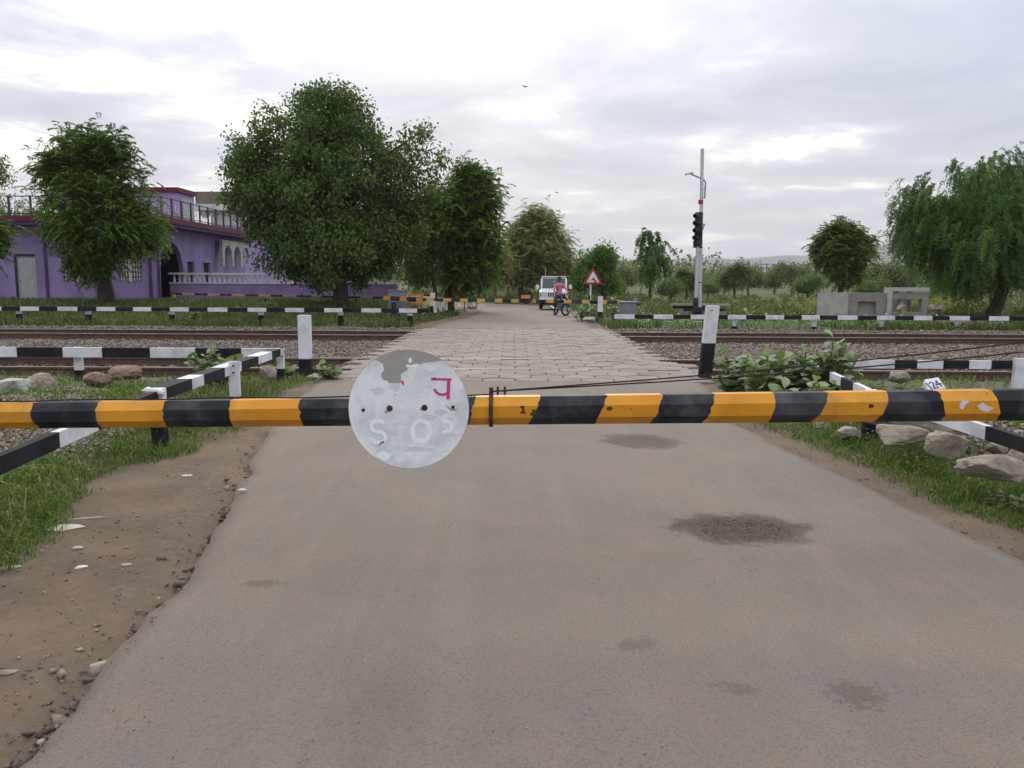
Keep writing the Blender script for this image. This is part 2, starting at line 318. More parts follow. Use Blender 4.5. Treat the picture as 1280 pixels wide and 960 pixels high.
grav = ramp(t, sc2.outputs[0], [(0.0, (0.12, 0.10, 0.088)), (0.6, (0.19, 0.162, 0.142)), (1.0, (0.28, 0.245, 0.22))])
gr = mixc(t, ramp(t, n1, [(0.35, 0.0), (0.65, 1.0)]), (0.055, 0.085, 0.024), (0.095, 0.115, 0.042))
gr = mixc(t, ramp(t, n3, [(0.5, 0.0), (0.68, 0.55)]), gr, (0.15, 0.125, 0.085))
def brk(s, lo=0.42): return ramp(t, mathn(t, 'ADD', s, mathn(t, 'MULTIPLY', mathn(t, 'SUBTRACT', n1, 0.5), 0.9)), [(lo, 0.0), (lo + 0.35, 1.0)])
c = mixc(t, brk(sp.outputs[0]), dirt, gr); c = mixc(t, brk(sp.outputs[1]), c, grav)
t.links.new(c, b.inputs['Base Color']); b.inputs['Roughness'].default_value = 0.95; b.inputs['Specular IOR Level'].default_value = 0.15
bn = N(t, 'ShaderNodeBump'); bn.inputs['Strength'].default_value = 0.6; bn.inputs['Distance'].default_value = 0.03; t.links.new(mathn(t, 'ADD', n2, noisen(t, v, 60, 4, 0.7)), bn.inputs['Height']); t.links.new(bn.outputs[0], b.inputs['Normal'])
me = npmesh('ground', np.stack([XX, YY, ZZ], -1).reshape(-1, 3), fc, 'ground', smooth=True)
dl = le(YY) - XX; dr = XX - re_(YY)
gL = smooth(1.15, 1.5, dl + 0.25 * fbm(XX, YY, 1.1, 30)) * smooth(0.5, 3.0, YY + 1); gL = np.where(YY > 6.5, smooth(0.95, 1.4, dl + 0.2 * fbm(XX, YY, 1.1, 30)), gL)
gR = smooth(0.45, 0.8, dr + 0.15 * fbm(XX, YY, 1.3, 31))
grass_w = np.maximum(gL, gR) * np.where(YY < 12.4, 1, smooth(24.6, 26.5, YY))
grav_w = smooth(12.3, 12.8, YY) * (1 - smooth(25.2, 26.4, YY)) * (np.maximum(dl, dr) > 0)
grav_w = np.maximum(grav_w, 0.6 * smooth(.6, 1.2, np.maximum(dl, dr)) * smooth(8.2, 9.0, YY) * (YY < 13))
grass_w = grass_w * (1 - .65 * smooth(32, 35, YY) * (XX < -5) * (YY < 43))
grav_w = np.maximum(grav_w, smooth(1.2, 1.7, dl) * smooth(6.3, 7.0, YY) * (1 - smooth(9.0, 10, YY)))
grav_w = np.maximum(grav_w, 0.45 * smooth(-0.1, 0.15, np.maximum(dl, dr)) * (1 - smooth(0.3, 0.8, np.maximum(dl, dr))) * (YY < 13))
cv = np.stack([grass_w, grav_w, np.zeros_like(XX), np.ones_like(XX)], -1).reshape(-1, 4)
a = me.attributes.new('cover', 'FLOAT_COLOR', 'POINT'); a.data.foreach_set('color', cv.astype(np.float32).ravel())
struct(link('ground', me))

# ---------------------------------------------------------------- roads
def road_mat(name, base, dark, stains):
    m = bpy.data.materials.new(name); m.use_nodes = True; t = m.node_tree; b = t.nodes['Principled BSDF']; M[name] = m
    v = N(t, 'ShaderNodeTexCoord').outputs['Object']
    big = noisen(t, v, 0.55, 5, 0.6, 0.6); mid = noisen(t, v, 3.2, 7, 0.65); fine = noisen(t, v, 75, 5, 0.75); grit = noisen(t, v, 230, 3, 0.7)
    c = mixc(t, ramp(t, big, [(0.36, 0.0), (0.64, 1.0)]), base, dark)
    c = mixc(t, ramp(t, mid, [(0.50, 0.0), (0.72, 0.5)]), c, (0.27, 0.205, 0.165))
    c = mixc(t, ramp(t, noisen(t, v, 1.1, 6, 0.6), [(0.50, 0.0), (0.68, 0.6)]), c, (0.172, 0.162, 0.150))
    sx_ = N(t, 'ShaderNodeSeparateXYZ'); t.links.new(v, sx_.inputs[0])
    lft = mathn(t, 'ADD', mathn(t, 'MULTIPLY', mathn(t, 'ADD', sx_.outputs[0], 1.0), -.55), mathn(t, 'MULTIPLY', mathn(t, 'SUBTRACT', mid, .5), 1.6))
    c = mixc(t, ramp(t, lft, [(0.0, 0.0), (0.7, 0.65)]), c, (0.228, 0.172, 0.130))
    vr = N(t, 'ShaderNodeTexVoronoi', feature='DISTANCE_TO_EDGE'); vr.inputs['Scale'].default_value = 1.6
    dv = N(t, 'ShaderNodeVectorMath', operation='ADD'); nv = N(t, 'ShaderNodeTexNoise'); nv.inputs['Scale'].default_value = 3.0; nv.inputs['Detail'].default_value = 6
    t.links.new(v, nv.inputs['Vector']); t.links.new(v, dv.inputs[0]); t.links.new(nv.outputs['Color'], dv.inputs[1]); t.links.new(dv.outputs[0], vr.inputs['Vector'])
    ckm = mathn(t, 'MULTIPLY', ramp(t, vr.outputs['Distance'], [(0.0, 1.0), (0.012, 0.0)]), ramp(t, big, [(0.52, 0.0), (0.62, 0.45)]))
    c = mixc(t, ckm, c, (0.10, 0.088, 0.075))
    st_ = N(t, 'ShaderNodeMapping'); st_.inputs['Scale'].default_value = (2.2, .10, 1); t.links.new(v, st_.inputs['Vector'])
    c = mixc(t, ramp(t, noisen(t, st_.outputs[0], 1.4, 5, .6), [(.5, 0.0), (.7, .30)]), c, (0.28, 0.245, 0.205))
    c = mixc(t, ramp(t, fine, [(0.50, 0.0), (0.66, 0.7)]), c, (0.10, 0.086, 0.075))
    c = mixc(t, ramp(t, grit, [(0.54, 0.0), (0.70, 0.6)]), c, (0.38, 0.33, 0.285))
    c = mixc(t, ramp(t, noisen(t, v, 2.3, 9, 0.72), [(0.66, 0.0), (0.73, 0.6)]), c, (0.115, 0.10, 0.085))
    for (sx, sy, rx, ry, am, ang) in stains:
        mp = N(t, 'ShaderNodeMapping', vector_type='TEXTURE'); mp.inputs['Location'].default_value = (sx, sy, 0); mp.inputs['Rotation'].default_value = (0, 0, ang); mp.inputs['Scale'].default_value = (rx, ry, 50)
        t.links.new(v, mp.inputs['Vector'])
        ln = N(t, 'ShaderNodeVectorMath', operation='LENGTH'); t.links.new(mp.outputs[0], ln.inputs[0])
        dd = mathn(t, 'ADD', ln.outputs['Value'], mathn(t, 'MULTIPLY', mathn(t, 'SUBTRACT', noisen(t, v, 5.5 if am > .65 else 22, 9, 0.8), 0.5), 1.5 if am > .65 else 4.5))
        c = mixc(t, ramp(t, dd, [(0.55, am), (0.8, am * .75), (1.1, 0.0)]), c, mixc(t, ramp(t, grit, [(.5, 0.), (.62, 1.)]), (0.062, 0.050, 0.040), (0.135, 0.11, 0.088)))
    t.links.new(c, b.inputs['Base Color']); b.inputs['Roughness'].default_value = 0.9; b.inputs['Specular IOR Level'].default_value = 0.2
    bn = N(t, 'ShaderNodeBump'); bn.inputs['Strength'].default_value = 0.55; bn.inputs['Distance'].default_value = 0.012
    t.links.new(mathn(t, 'ADD', fine, mathn(t, 'MULTIPLY', grit, 0.6)), bn.inputs['Height']); t.links.new(bn.outputs[0], b.inputs['Normal'])
s1 = G(927, 659); s2 = G(800, 551); s3 = G(1072, 868); s4 = G(330, 729); s5 = G(920, 860); s6 = G(795, 805)
road_mat('asphalt', (0.226, 0.186, 0.146), (0.186, 0.158, 0.128), [(s1.x, s1.y, 0.47, 0.34, 0.95, -0.05), (s2.x, s2.y, 0.44, 0.36, 0.75, -0.6), (s3.x, s3.y, 0.11, 0.11, 0.42, 0.3), (s4.x, s4.y, 0.11, 0.05, 0.4, 0), (s5.x, s5.y, 0.10, 0.05, 0.32, -.3), (s6.x, s6.y, 0.10, 0.06, 0.38, 0.4)])
road_mat('far_asphalt', (0.232, 0.195, 0.160), (0.195, 0.166, 0.140), [])
def road(name, yy, ncol, jit, mt):
    V = []; 
    for y in yy:
        l = float(le(y)) + jit * float(fbm(7.7, y, 2.6, 40)) + 0.3 * jit * float(vnoise(3.1, y, 17, 44)); r = float(re_(y)) + jit * float(fbm(2.2, y, 2.3, 50)) + 0.3 * jit * float(vnoise(3.1, y, 15, 45))
        z0 = float(hroad(y)); row = [(l, y, z0 - 0.11)]
        for k in range(ncol + 1):
            u = k / ncol; x = l + (r - l) * u; e = min(u, 1 - u) * (r - l)
            z = z0 - 0.018 * max(0, 1 - e / 0.3) ** 2 + 0.006 * float(vnoise(x, y, 0.9, 60)) - 0.004
            for (q, rx, ry) in ((s1, 0.42, 0.32), (s2, 0.36, 0.28)):
                z -= 0.010 * max(0, 1 - ((x - q.x) / rx) ** 2 - ((y - q.y) / ry) ** 2)
            row.append((x, y, z))
        row.append((r, y, z0 - 0.11)); V.append(row)
    V = np.array(V); n, k, _ = V.shape; ii = np.arange(n * k).reshape(n, k)
    f = np.stack([ii[:-1, :-1], ii[:-1, 1:], ii[1:, 1:], ii[1:, :-1]], -1).reshape(-1, 4)
    return struct(link(name, npmesh(name, V.reshape(-1, 3), f, mt)))
road('road', np.concatenate([np.arange(-20, 0, 1.0), np.arange(0, 11.86, 0.07), [11.9]]), 44, 0.065, 'asphalt')
road('far_road', np.arange(25.0, 74, 0.4), 12, 0.35, 'far_asphalt')

# ---------------------------------------------------------------- level crossing paving
b0 = MB(); b0.add([(-2.98, 11.9, -.085), (3.02, 11.9, -.085), (2.82, 25, -.085), (-2.82, 25, -.085), (-2.98, 11.9, -.2), (3.02, 11.9, -.2), (2.82, 25, -.2), (-2.82, 25, -.2)], [(0, 1, 2, 3), (4, 7, 6, 5), (0, 4, 5, 1), (1, 5, 6, 2), (2, 6, 7, 3), (3, 7, 4, 0)])
deck = struct(b0.build('crossing_pavement', 'bedding'))
def clip(poly, y0, y1):
    for sgn, lim in ((1, y0), (-1, y1)):
        out = []
        for i, p in enumerate(poly):
            q = poly[(i + 1) % len(poly)]; a_, b_ = sgn * (p[1] - lim), sgn * (q[1] - lim)
            if a_ >= 0: out.append(p)
            if (a_ >= 0) != (b_ >= 0): u = a_ / (a_ - b_); out.append((p[0] + (q[0] - p[0]) * u, p[1] + (q[1] - p[1]) * u))
        poly = out
        if len(poly) < 3: return []
    return poly
bands = [(11.92, Y1 - .09), (Y1 + .10, Y2 - .10), (Y2 + .09, Y3 - .09), (Y3 + .10, Y4 - .10), (Y4 + .09, 24.98)]
HR = 0.29; pieces = []
for r_ in range(-4, 32):
    for k in range(-8, 9):
        cx = k * HR * math.sqrt(3) + (r_ % 2) * HR * math.sqrt(3) / 2 + 0.05; cy = 12.5 + r_ * HR * 1.5
        tl = -2.95 + (cy - 12.6) * 0.012; tr = 2.98 - (cy - 12.6) * 0.016
        if cx < tl - .02 or cx > tr + .12: continue
        hexp = [(cx + HR * 0.977 * math.sin(math.pi / 3 * i), cy + HR * 0.977 * math.cos(math.pi / 3 * i)) for i in range(6)][::-1]
        for (a_, b_) in bands:
            p = clip(hexp, a_, b_)
            if len(p) >= 3:
                ar = abs(sum(p[i][0] * p[(i + 1) % len(p)][1] - p[(i + 1) % len(p)][0] * p[i][1] for i in range(len(p)))) / 2
                if ar > 0.008: pieces.append(p)
pieces.sort(key=lambda p: min(q[1] for q in p))
def paver(mb, p, loc):
    n = len(p); gx = sum(q[0] for q in p) / n; gy = sum(q[1] for q in p) / n; tx, ty, dz = random.gauss(0, .008), random.gauss(0, .008), random.gauss(-.004, .0035)
    ring = lambda s, z: [(gx + (q[0] - gx) * s - loc[0], gy + (q[1] - gy) * s - loc[1], z + dz + tx * (q[0] - gx) + ty * (q[1] - gy)) for q in p]
    vs = ring(1, -.1) + ring(1, -.012) + ring(.955, 0.0)
    fs = [tuple(range(2 * n, 3 * n))]
    for L in (0, 1): fs += [(L * n + i, L * n + (i + 1) % n, (L + 1) * n + (i + 1) % n, (L + 1) * n + i) for i in range(n)]
    mb.add(vs, fs)
rest = MB()
for i, p in enumerate(pieces):
    if i < 300:
        mb = MB(); gx = sum(q[0] for q in p) / len(p); gy = sum(q[1] for q in p) / len(p); paver(mb, p, (gx, gy))
        o = mb.build('paving_block', 'paver', deck); o.location = (gx, gy, 0)
    else: paver(rest, p, (0, 0))
if rest.v: rest.build('paving_blocks', 'paver', deck)['kind'] = 'stuff'
# per-object tone for the pavers
t = M['paver'].node_tree; b = t.nodes['Principled BSDF']; lk = b.inputs['Base Color'].links[0].from_socket
oi = N(t, 'ShaderNodeObjectInfo'); t.links.new(mixc(t, 1.0, lk, ramp(t, oi.outputs['Random'], [(0, 0.9), (1, 1.07)]), 'MULTIPLY'), b.inputs['Base Color'])
for nd in t.nodes:
    if nd.type == 'TEX_COORD':
        geo = N(t, 'ShaderNodeNewGeometry')
        for l in list(nd.outputs['Generated'].links): t.links.new(geo.outputs['Position'], l.to_socket)

# ---------------------------------------------------------------- railway tracks
RAILP = [(-.068, -.172), (.068, -.172), (.068, -.158), (.012, -.140), (.010, -.050), (.034, -.038), (.034, -.006), (.026, 0), (-.026, 0), (-.034, -.006), (-.034, -.038), (-.010, -.050), (-.012, -.140), (-.068, -.158)]
slb = MB(); slb.extrude([(-.125, -.21), (.125, -.21), (.095, 0), (-.095, 0)], 'y', -1.37, 1.37); clp = MB()
for s_ in (-1, 1):
    for q in (-1, 1):
        clp.tube([(0.03, s_ * .87 + q * .07, .0), (0.05, s_ * .87 + q * .10, .035), (-.02, s_ * .87 + q * .12, .04), (-.05, s_ * .87 + q * .09, .01)], .012, 5)
def track(label, ya, yb, skew):
    yc = (ya + yb) / 2; root = thing('railway_track', label, 'railway track', (0, yc, 0))
    for y in (ya, yb):
        r = MB(); n = len(RAILP); vs = []
        for x in (-70.0, 70.0): vs += [(x, y - yc + p[0] - skew * x, -.002 + p[1]) for p in RAILP]
        fs = [(i, (i + 1) % n, n + (i + 1) % n, n + i) for i in range(n)]
        r.add(vs, fs); r.m = [1 if i in (6, 7, 8) else 0 for i in range(n)]; r.build('rail', ['rail', 'railtop'], root)
    me1 = None; allc = MB(); x = -21.3
    while x < 21.5:
        if not (-2.9 < x < 2.9):
            if me1 is None:
                o = slb.build('sleeper', 'sleeper', root); me1 = o.data
            else: o = link('sleeper', me1, root)
            o.location = (x, -skew * x, -.178 + random.uniform(-.006, .004)); o.rotation_euler = (0, 0, random.gauss(skew * .5, .008)); allc.add([(v_[0] + x, v_[1] - skew * x, v_[2] - .178) for v_ in clp.v], clp.f)
        x += 0.61
    allc.build('rail_clips', 'rust', root)['kind'] = 'stuff'
    return root
track('rusty railway track beside the low fence corners, nearest the striped boom with the white disc', Y1, Y2, 0.0)
track('rusty railway track on the side of the crossing with the signal post and purple house', Y3, Y4, 0.008)

# ---------------------------------------------------------------- scatter helpers
def stones(name, pts, size, matname, label, cat, seed=1, flat=0.75):
    g = np.random.default_rng(seed); n = len(pts)
    base = np.array([(1, 0, 0), (-1, 0, 0), (0, 1, 0), (0, -1, 0), (0, 0, 1), (0, 0, -1)], float)
    V = base[None] * g.uniform(.6, 1.25, (n, 6, 1)) + g.normal(0, .16, (n, 6, 3)); V[:, :, 2] *= flat
    a_ = g.uniform(0, 6.28, n); b_ = g.normal(0, .5, n); ca, sa, cb, sb = np.cos(a_), np.sin(a_), np.cos(b_), np.sin(b_)
    x, y, z = V[..., 0], V[..., 1], V[..., 2]
    y, z = y * cb[:, None] - z * sb[:, None], y * sb[:, None] + z * cb[:, None]
    x, y = x * ca[:, None] - y * sa[:, None], x * sa[:, None] + y * ca[:, None]
    s_ = (size if np.ndim(size) else np.full(n, size))[:, None] * g.uniform(.55, 1.35, (n, 1))
    V = np.stack([x * s_, y * s_, z * s_], -1) + pts[:, None]
    f = np.array([(0, 2, 4), (2, 1, 4), (1, 3, 4), (3, 0, 4), (2, 0, 5), (1, 2, 5), (3, 1, 5), (0, 3, 5)])
    Fc = (f[None] + (np.arange(n) * 6)[:, None, None]).reshape(-1, 3)
    o = link(name, npmesh(name, V.reshape(-1, 3), Fc, matname, np.repeat(g.random(n), 8) * .8 + g.random(n * 8) * .2))
    return tag(o, label, cat, kind='stuff')
def blades(name, pts, hlo, hhi, wid, matname, label, seed=1, lean=.5, hscale=None):
    g = np.random.default_rng(seed); n = len(pts); a_ = g.uniform(0, 6.28, n); L = g.uniform(hlo, hhi, n) * (hscale if hscale is not None else 1)
    dx, dy = np.cos(a_), np.sin(a_); ln = np.abs(g.normal(0, lean, n)) + .08; ww = wid * g.uniform(.6, 1.3, n)
    p0 = pts; tip = pts + np.stack([dx * L * ln, dy * L * ln, L * np.clip(1 - ln * .35, .3, 1)], -1); mid = pts + np.stack([dx * L * ln * .35, dy * L * ln * .35, L * .58], -1)
    sd = np.stack([-dy * ww, dx * ww, np.zeros(n)], -1)
    V = np.stack([p0 - sd, p0 + sd, mid + sd * .8, mid - sd * .8, tip], 1)
    f3 = np.array([(0, 1, 2), (0, 2, 3), (3, 2, 4)]); Fc = (f3[None] + (np.arange(n) * 5)[:, None, None]).reshape(-1, 3)
    tn = np.clip(.36 + .42 * fbm(pts[:, 0], pts[:, 1], .8, 70) + g.normal(0, .13, n) + (g.random(n) < .05) * .5, 0, 1)
    o = link(name, npmesh(name, V.reshape(-1, 3), Fc, matname, np.repeat(tn, 3)))
    return tag(o, label, 'grass', kind='stuff')
def scatter(n, x0, x1, y0, y1, prob, seed, near_bias=False):
    g = np.random.default_rng(seed); X = g.uniform(x0, x1, n); Y = (1 / g.uniform(1 / y1, 1 / y0, n)) if near_bias else g.uniform(y0, y1, n)
    keep = g.random(n) < prob(X, Y); X, Y = X[keep], Y[keep]; return np.stack([X, Y, hground(X, Y)], -1)
outd = lambda X, Y: np.maximum(le(Y) - X, X - re_(Y))
# ballast
pb = scatter(70000, -16, 16, 12.7, 25.2, lambda X, Y: (outd(X, Y) > .05) * (np.abs(X) < Y * .68) * 1.0, 11); pb[:, 2] += np.random.default_rng(2).uniform(-.01, .035, len(pb))
stones('track_ballast', pb, .038, 'stone_mix', 'crushed grey stone ballast under and between the railway tracks', 'ballast', 12)
# gravel heap by the left fence, crumbs and pebbles along the road edges
pg = scatter(9000, -6.5, -3.1, 6.2, 10.5, lambda X, Y: smooth(1.2, 1.6, le(Y) - X) * smooth(6.2, 6.8, Y) * .9, 13); pg[:, 2] += .02 + .07 * np.clip(fbm(pg[:, 0], pg[:, 1], .9, 3) + .3, 0, 1)
stones('loose_gravel', pg, .024, 'stone_mix', 'loose grey gravel behind the grass strip on the dirt shoulder side', 'gravel', 14)
pg = scatter(5200, 3.7, 6.5, 5.2, 8.3, lambda X, Y: smooth(1.15, 1.5, X - re_(Y)) * .8, 15); pg[:, 2] += .03
stones('gravel_heap', pg, .026, 'pebble_mix', 'brownish gravel between the flat stone slabs beside the grass verge', 'gravel', 16)
g_ = np.random.default_rng(5)
pg = scatter(16000, -9.5, 9.5, 8.2, 13.0, lambda X, Y: (outd(X, Y) > .35) * (np.abs(X) < Y * .7) * np.clip(.4 + 1.1 * fbm(X, Y, .7, 66), .05, 1) * .8, 67); pg[:, 2] += .008
stones('verge_rubble', pg, .020, 'pebble_mix', 'scattered stone rubble between the low fences and the first track', 'rubble', 68)
pp = scatter(30000, -4.2, 4.4, 2.0, 12.5, lambda X, Y: np.exp(-(np.maximum(outd(X, Y) - .06, -outd(X, Y) * 12) / np.where(X < 0, .55, .25)) ** 2) * np.where(X < 0, .6, .55), 17, True); pp[:, 2] = np.where(outd(pp[:, 0], pp[:, 1]) < 0, hroad(pp[:, 1]) - .004, pp[:, 2] + .003)
stones('road_edge_pebbles', pp, 0.0042 * np.random.default_rng(3).lognormal(0, .6, len(pp)), 'pebble_mix', 'small pebbles and broken asphalt crumbs along the road edges', 'pebbles', 18, .6)
pq = scatter(26000, -2.9, -1.4, 2.0, 9.0, lambda X, Y: np.exp(-((le(Y) - X - .045) / .05) ** 2) * np.clip(.5 + 1.5 * fbm(X, Y, 1.2, 88), 0, 1) * .55, 89, True); pq[:, 2] += .012
stones('broken_asphalt', pq, .011 * np.random.default_rng(4).lognormal(0, .6, len(pq)), 'asphalt_mix', 'broken crumbs and flakes of asphalt along the crumbling road edge', 'rubble', 90, .45)
pw = scatter(5000, s1.x - .5, s1.x + .5, s1.y - .4, s1.y + .4, lambda X, Y: (((X - s1.x) / .40) ** 2 + ((Y - s1.y) / .28) ** 2 < 1 + .8 * fbm(X, Y, 6, 94)) * .35, 95); pw[:, 2] = -.009
stones('pothole_grit', pw, .0045, 'asphalt_mix', 'loose dark grit lying in the shallow round pothole', 'grit', 96, .6)
pv_ = scatter(26000, -4.2, 4.6, 2.0, 12.0, lambda X, Y: np.exp(-((outd(X, Y) - np.where(X < 0, .75, .14)) / np.where(X < 0, .32, .16)) ** 2) * np.clip(.45 + 1.4 * fbm(X, Y, 1.4, 97), 0, 1) * .5, 98, True); pv_[:, 2] += .002
stones('verge_gravel', pv_, .0058 * np.random.default_rng(6).lognormal(0, .5, len(pv_)), 'stone_mix', 'fine grey gravel trodden into the soil at the foot of the grass strips', 'gravel', 99, .6)
pc = scatter(1500, -2, 2.8, 2.2, 12, lambda X, Y: (outd(X, Y) < -.1) * .35, 19, True); pc[:, 2] = -.002
stones('road_grit', pc, .0042, 'pebble_mix', 'tiny loose grit scattered on the dusty asphalt', 'grit', 20, .5)
# grass
def left_grass(X, Y): d_ = le(Y) - X; edge = np.where(Y < 6.5, .98, np.interp(Y, [6.5, 8, 12.4], [.85, .3, .15])); return smooth(-.08, .12, d_ - edge + .22 * fbm(X, Y, 1.3, 30)) * (1 - .85 * smooth(1.25, 1.7, d_) * smooth(6.2, 6.8, Y) * (1 - smooth(9.2, 10, Y))) * np.clip(.75 + .9 * fbm(X, Y, 1.0, 33), .12, 1)
def right_grass(X, Y): d_ = X - re_(Y); return smooth(-.05, .2, d_ - np.interp(Y, [4, 6, 8.5, 12], [.30, .28, .12, .5]) + .2 * fbm(X, Y, 1.5, 34)) * (1 - .8 * smooth(1.0, 1.4, d_) * smooth(5.0, 5.6, Y)) * np.clip(.75 + .9 * fbm(X, Y, 1.0, 35), .12, 1)
pL = scatter(60000, -5.2, -2.3, 3.6, 12.4, left_grass, 21, True)
blades('verge_grass', pL, .035, .125, .0038, 'grass', 'green grass strip between the dirt shoulder and the striped fence beam', 22, .7, np.clip(.8 + .9 * fbm(pL[:, 0], pL[:, 1], 1.6, 36), .35, 1.5))
pR = scatter(60000, 2.4, 5.4, 3.4, 12.4, right_grass, 23, True)
blades('verge_grass', pR, .035, .115, .0038, 'grass', 'green grass strip between the road edge and the flat stone slabs', 24, .7, np.clip(.8 + .9 * fbm(pR[:, 0], pR[:, 1], 1.6, 37), .35, 1.5))
pS = np.concatenate([scatter(2600, -4.6, -2.3, 3.6, 12, left_grass, 101, True), scatter(2600, 2.6, 4.8, 3.4, 12, right_grass, 102, True)])
o = blades('dry_stalks', pS, .10, .26, .0022, 'straw', 'thin dry straw stalks standing among the green verge grass', 103, 1.1)
pM = scatter(30000, -9.5, 9.5, 7.6, 12.9, lambda X, Y: (outd(X, Y) > .25) * (np.abs(X) < Y * .7) * np.clip(.35 + 1.3 * fbm(X, Y, .8, 71), .02, 1), 72)
blades('rubble_grass', pM, .05, .18, .006, 'grass', 'thin green grass growing through the rubble before the first track', 73, .7)
pF = scatter(80000, -30, -2.4, 25.2, 44, lambda X, Y: (outd(X, Y) > .6) * (X > -.68 * Y) * np.clip(.55 + 1.2 * fbm(X, Y, .35, 38), .03, 1), 25, True)
blades('track_side_grass', pF, .10, .32, .016, 'grass_far', 'rough green grass below the purple house', 26, .6)
pF = scatter(70000, 2.5, 34, 25.4, 52, lambda X, Y: (outd(X, Y) > .4) * (X < .68 * Y) * np.clip(.45 + 1.3 * fbm(X, Y, .3, 39), .03, 1), 27, True)
blades('field_grass', pF, .10, .40, .018, 'grass_far', 'rough green grass around the ruined concrete trough and signal post', 28, .6)

# ---------------------------------------------------------------- near barrier boom
BD = 4.2
def bx_(x): return P(x, 508, BD).x
def boom_center(X): 
    xl, xr = bx_(0), bx_(1270); u = (X - xl) / (xr - xl)
    return P(0, 519, BD).z * (1 - u) + P(1270, 505.5, BD).z * u, (0.067 * (1 - u) + 0.0815 * u)
zc_, rc_ = boom_center(-3.25)
gate = thing('barrier_boom', 'long eight-sided boom striped yellow and black across the road at the dusty asphalt side', 'barrier', (0, BD, 0))
brk_top = [-240, -150, -60, 45, 126, 209, 291, 377, 462, 535, 595, 675, 757, 826, 891, 965, 1031, 1105, 1166, 1233, 1310, 1390, 1470]
brk_bot = [-236, -148, -55, 51, 129, 211, 294, 381, 464, 533, 586, 660, 742, 812, 877, 958, 1012, 1091, 1174, 1242, 1315, 1394, 1474]
def octring(X, sub=3):
    zc0, r = boom_center(X); rr = r / math.cos(math.pi / 8); pts = []
    cs = [(rr * math.cos(math.pi / 8 + k * math.pi / 4), rr * math.sin(math.pi / 8 + k * math.pi / 4)) for k in range(8)]
    for k in range(8):
        a_, b_ = cs[k], cs[(k + 1) % 8]
        for s_ in range(sub): u = s_ / sub; pts.append((a_[0] * (1 - u) + b_[0] * u, zc0 + a_[1] * (1 - u) + b_[1] * u))
    return pts, r, zc0
bm_ = MB(); rows = []; ends = [-310] + list(zip(brk_top, brk_bot)) + [1500]
for e in ends:
    tp, bt = e if isinstance(e, tuple) else (e, e)
    Xm = bx_((tp + bt) / 2); ring, r, z0 = octring(Xm); row = []
    for k, (yy_, zz_) in enumerate(ring):
        u = (z0 + r - zz_) / (2 * r); X = bx_(tp + (bt - tp) * u) + (random.gauss(0, .0032) if isinstance(e, tuple) else 0)
        zk, rk = boom_center(X); row.append((X, yy_ * rk / r, zk + (zz_ - z0) * rk / r))
    rows.append(row)
n = len(rows[0])
for i in range(len(rows) - 1):
    bm_.add(rows[i] + rows[i + 1], [(k, (k + 1) % n, n + (k + 1) % n, n + k) for k in range(n)], i % 2)
bm_.add(rows[0], [tuple(range(n))], 0); bm_.add(rows[-1], [tuple(range(n))], 1)
boom = bm_.build('boom', ['black', 'yellow'], gate)
# rusty clamp with turnbuckle bolts, stay cables
cx_ = bx_(614); zc0, r0 = boom_center(cx_); cl_ = MB(); rr = (r0 + .004) / math.cos(math.pi / 8)
ring = [(rr * math.cos(math.pi / 8 + k * math.pi / 4), zc0 + rr * math.sin(math.pi / 8 + k * math.pi / 4)) for k in range(8)]
for k in range(8):
    a_, b_ = ring[k], ring[(k + 1) % 8]; q = [(a_[0], a_[1]), (b_[0], b_[1]), (b_[0] * 1.09, zc0 + (b_[1] - zc0) * 1.09), (a_[0] * 1.09, zc0 + (a_[1] - zc0) * 1.09)]
    cl_.extrude(q, 'x', cx_ - .010, cx_ + .010)
cl_.box((cx_, 0, zc0 + r0 + .022), (.022, .03, .05)); cl_.build('clamp', 'rust', gate)
tb = MB(); zt = zc0 + r0 + .026
tb.tube([(cx_ + .0, 0, zt), (cx_ + .085, 0, zt + .004)], .005, 6)
for q in (.035, .072): tb.tube([(cx_ + q, 0, zt - .018), (cx_ + q, 0, zt + .026)], .0065, 6)
tb.build('turnbuckle', 'rust', gate)
pz1, pz2 = P(1245, 427, BD), P(1245, 438.5, BD)
def ext(a_, b_, X): u = (X - a_.x) / (b_.x - a_.x); return a_ + (b_ - a_) * u
st = Vector((cx_, BD, zt))
for pz in (pz1, pz2):
    e_ = ext(st, pz, 3.42); cb = MB(); pts = []
    for i in range(13):
        u = i / 12; p = st + (e_ - st) * u; pts.append((p.x, p.y - BD, p.z - .03 * math.sin(math.pi * u)))
    cb.tube(pts, .0042, 5); cb.build('stay_cable', 'cable', gate)
cb = MB(); pts = []
for i in range(16):
    X = -3.2 + (cx_ + 3.2) * i / 15; z0_, r_ = boom_center(X); pts.append((X, -.01, z0_ + r_ + .010 + .004 * math.sin(i * 1.7)))
cb.tube(pts, .0042, 5); cb.build('stay_cable', 'cable', gate)
def boom_mark(pts, mtl, nm):
    vs = [P(x, y, BD) for x, y in pts]; zc1, r1 = boom_center(sum(v_.x for v_ in vs) / len(vs)); mb = MB(); n = len(vs)
    mb.add([(v_.x, -r1 - .0018, v_.z) for v_ in vs] + [(v_.x, -r1 + .001, v_.z) for v_ in vs], [tuple(range(n))] + [(i, (i + 1) % n, n + (i + 1) % n, n + i) for i in range(n)]); mb.build(nm, mtl, gate)
boom_mark([(1210, 505), (1217, 500), (1224, 505), (1232, 507), (1222, 512), (1214, 509)], 'white', 'paint_flake'); boom_mark([(1189, 502), (1194, 497), (1202, 499), (1196, 503), (1193, 509), (1189, 507)], 'white', 'paint_flake')
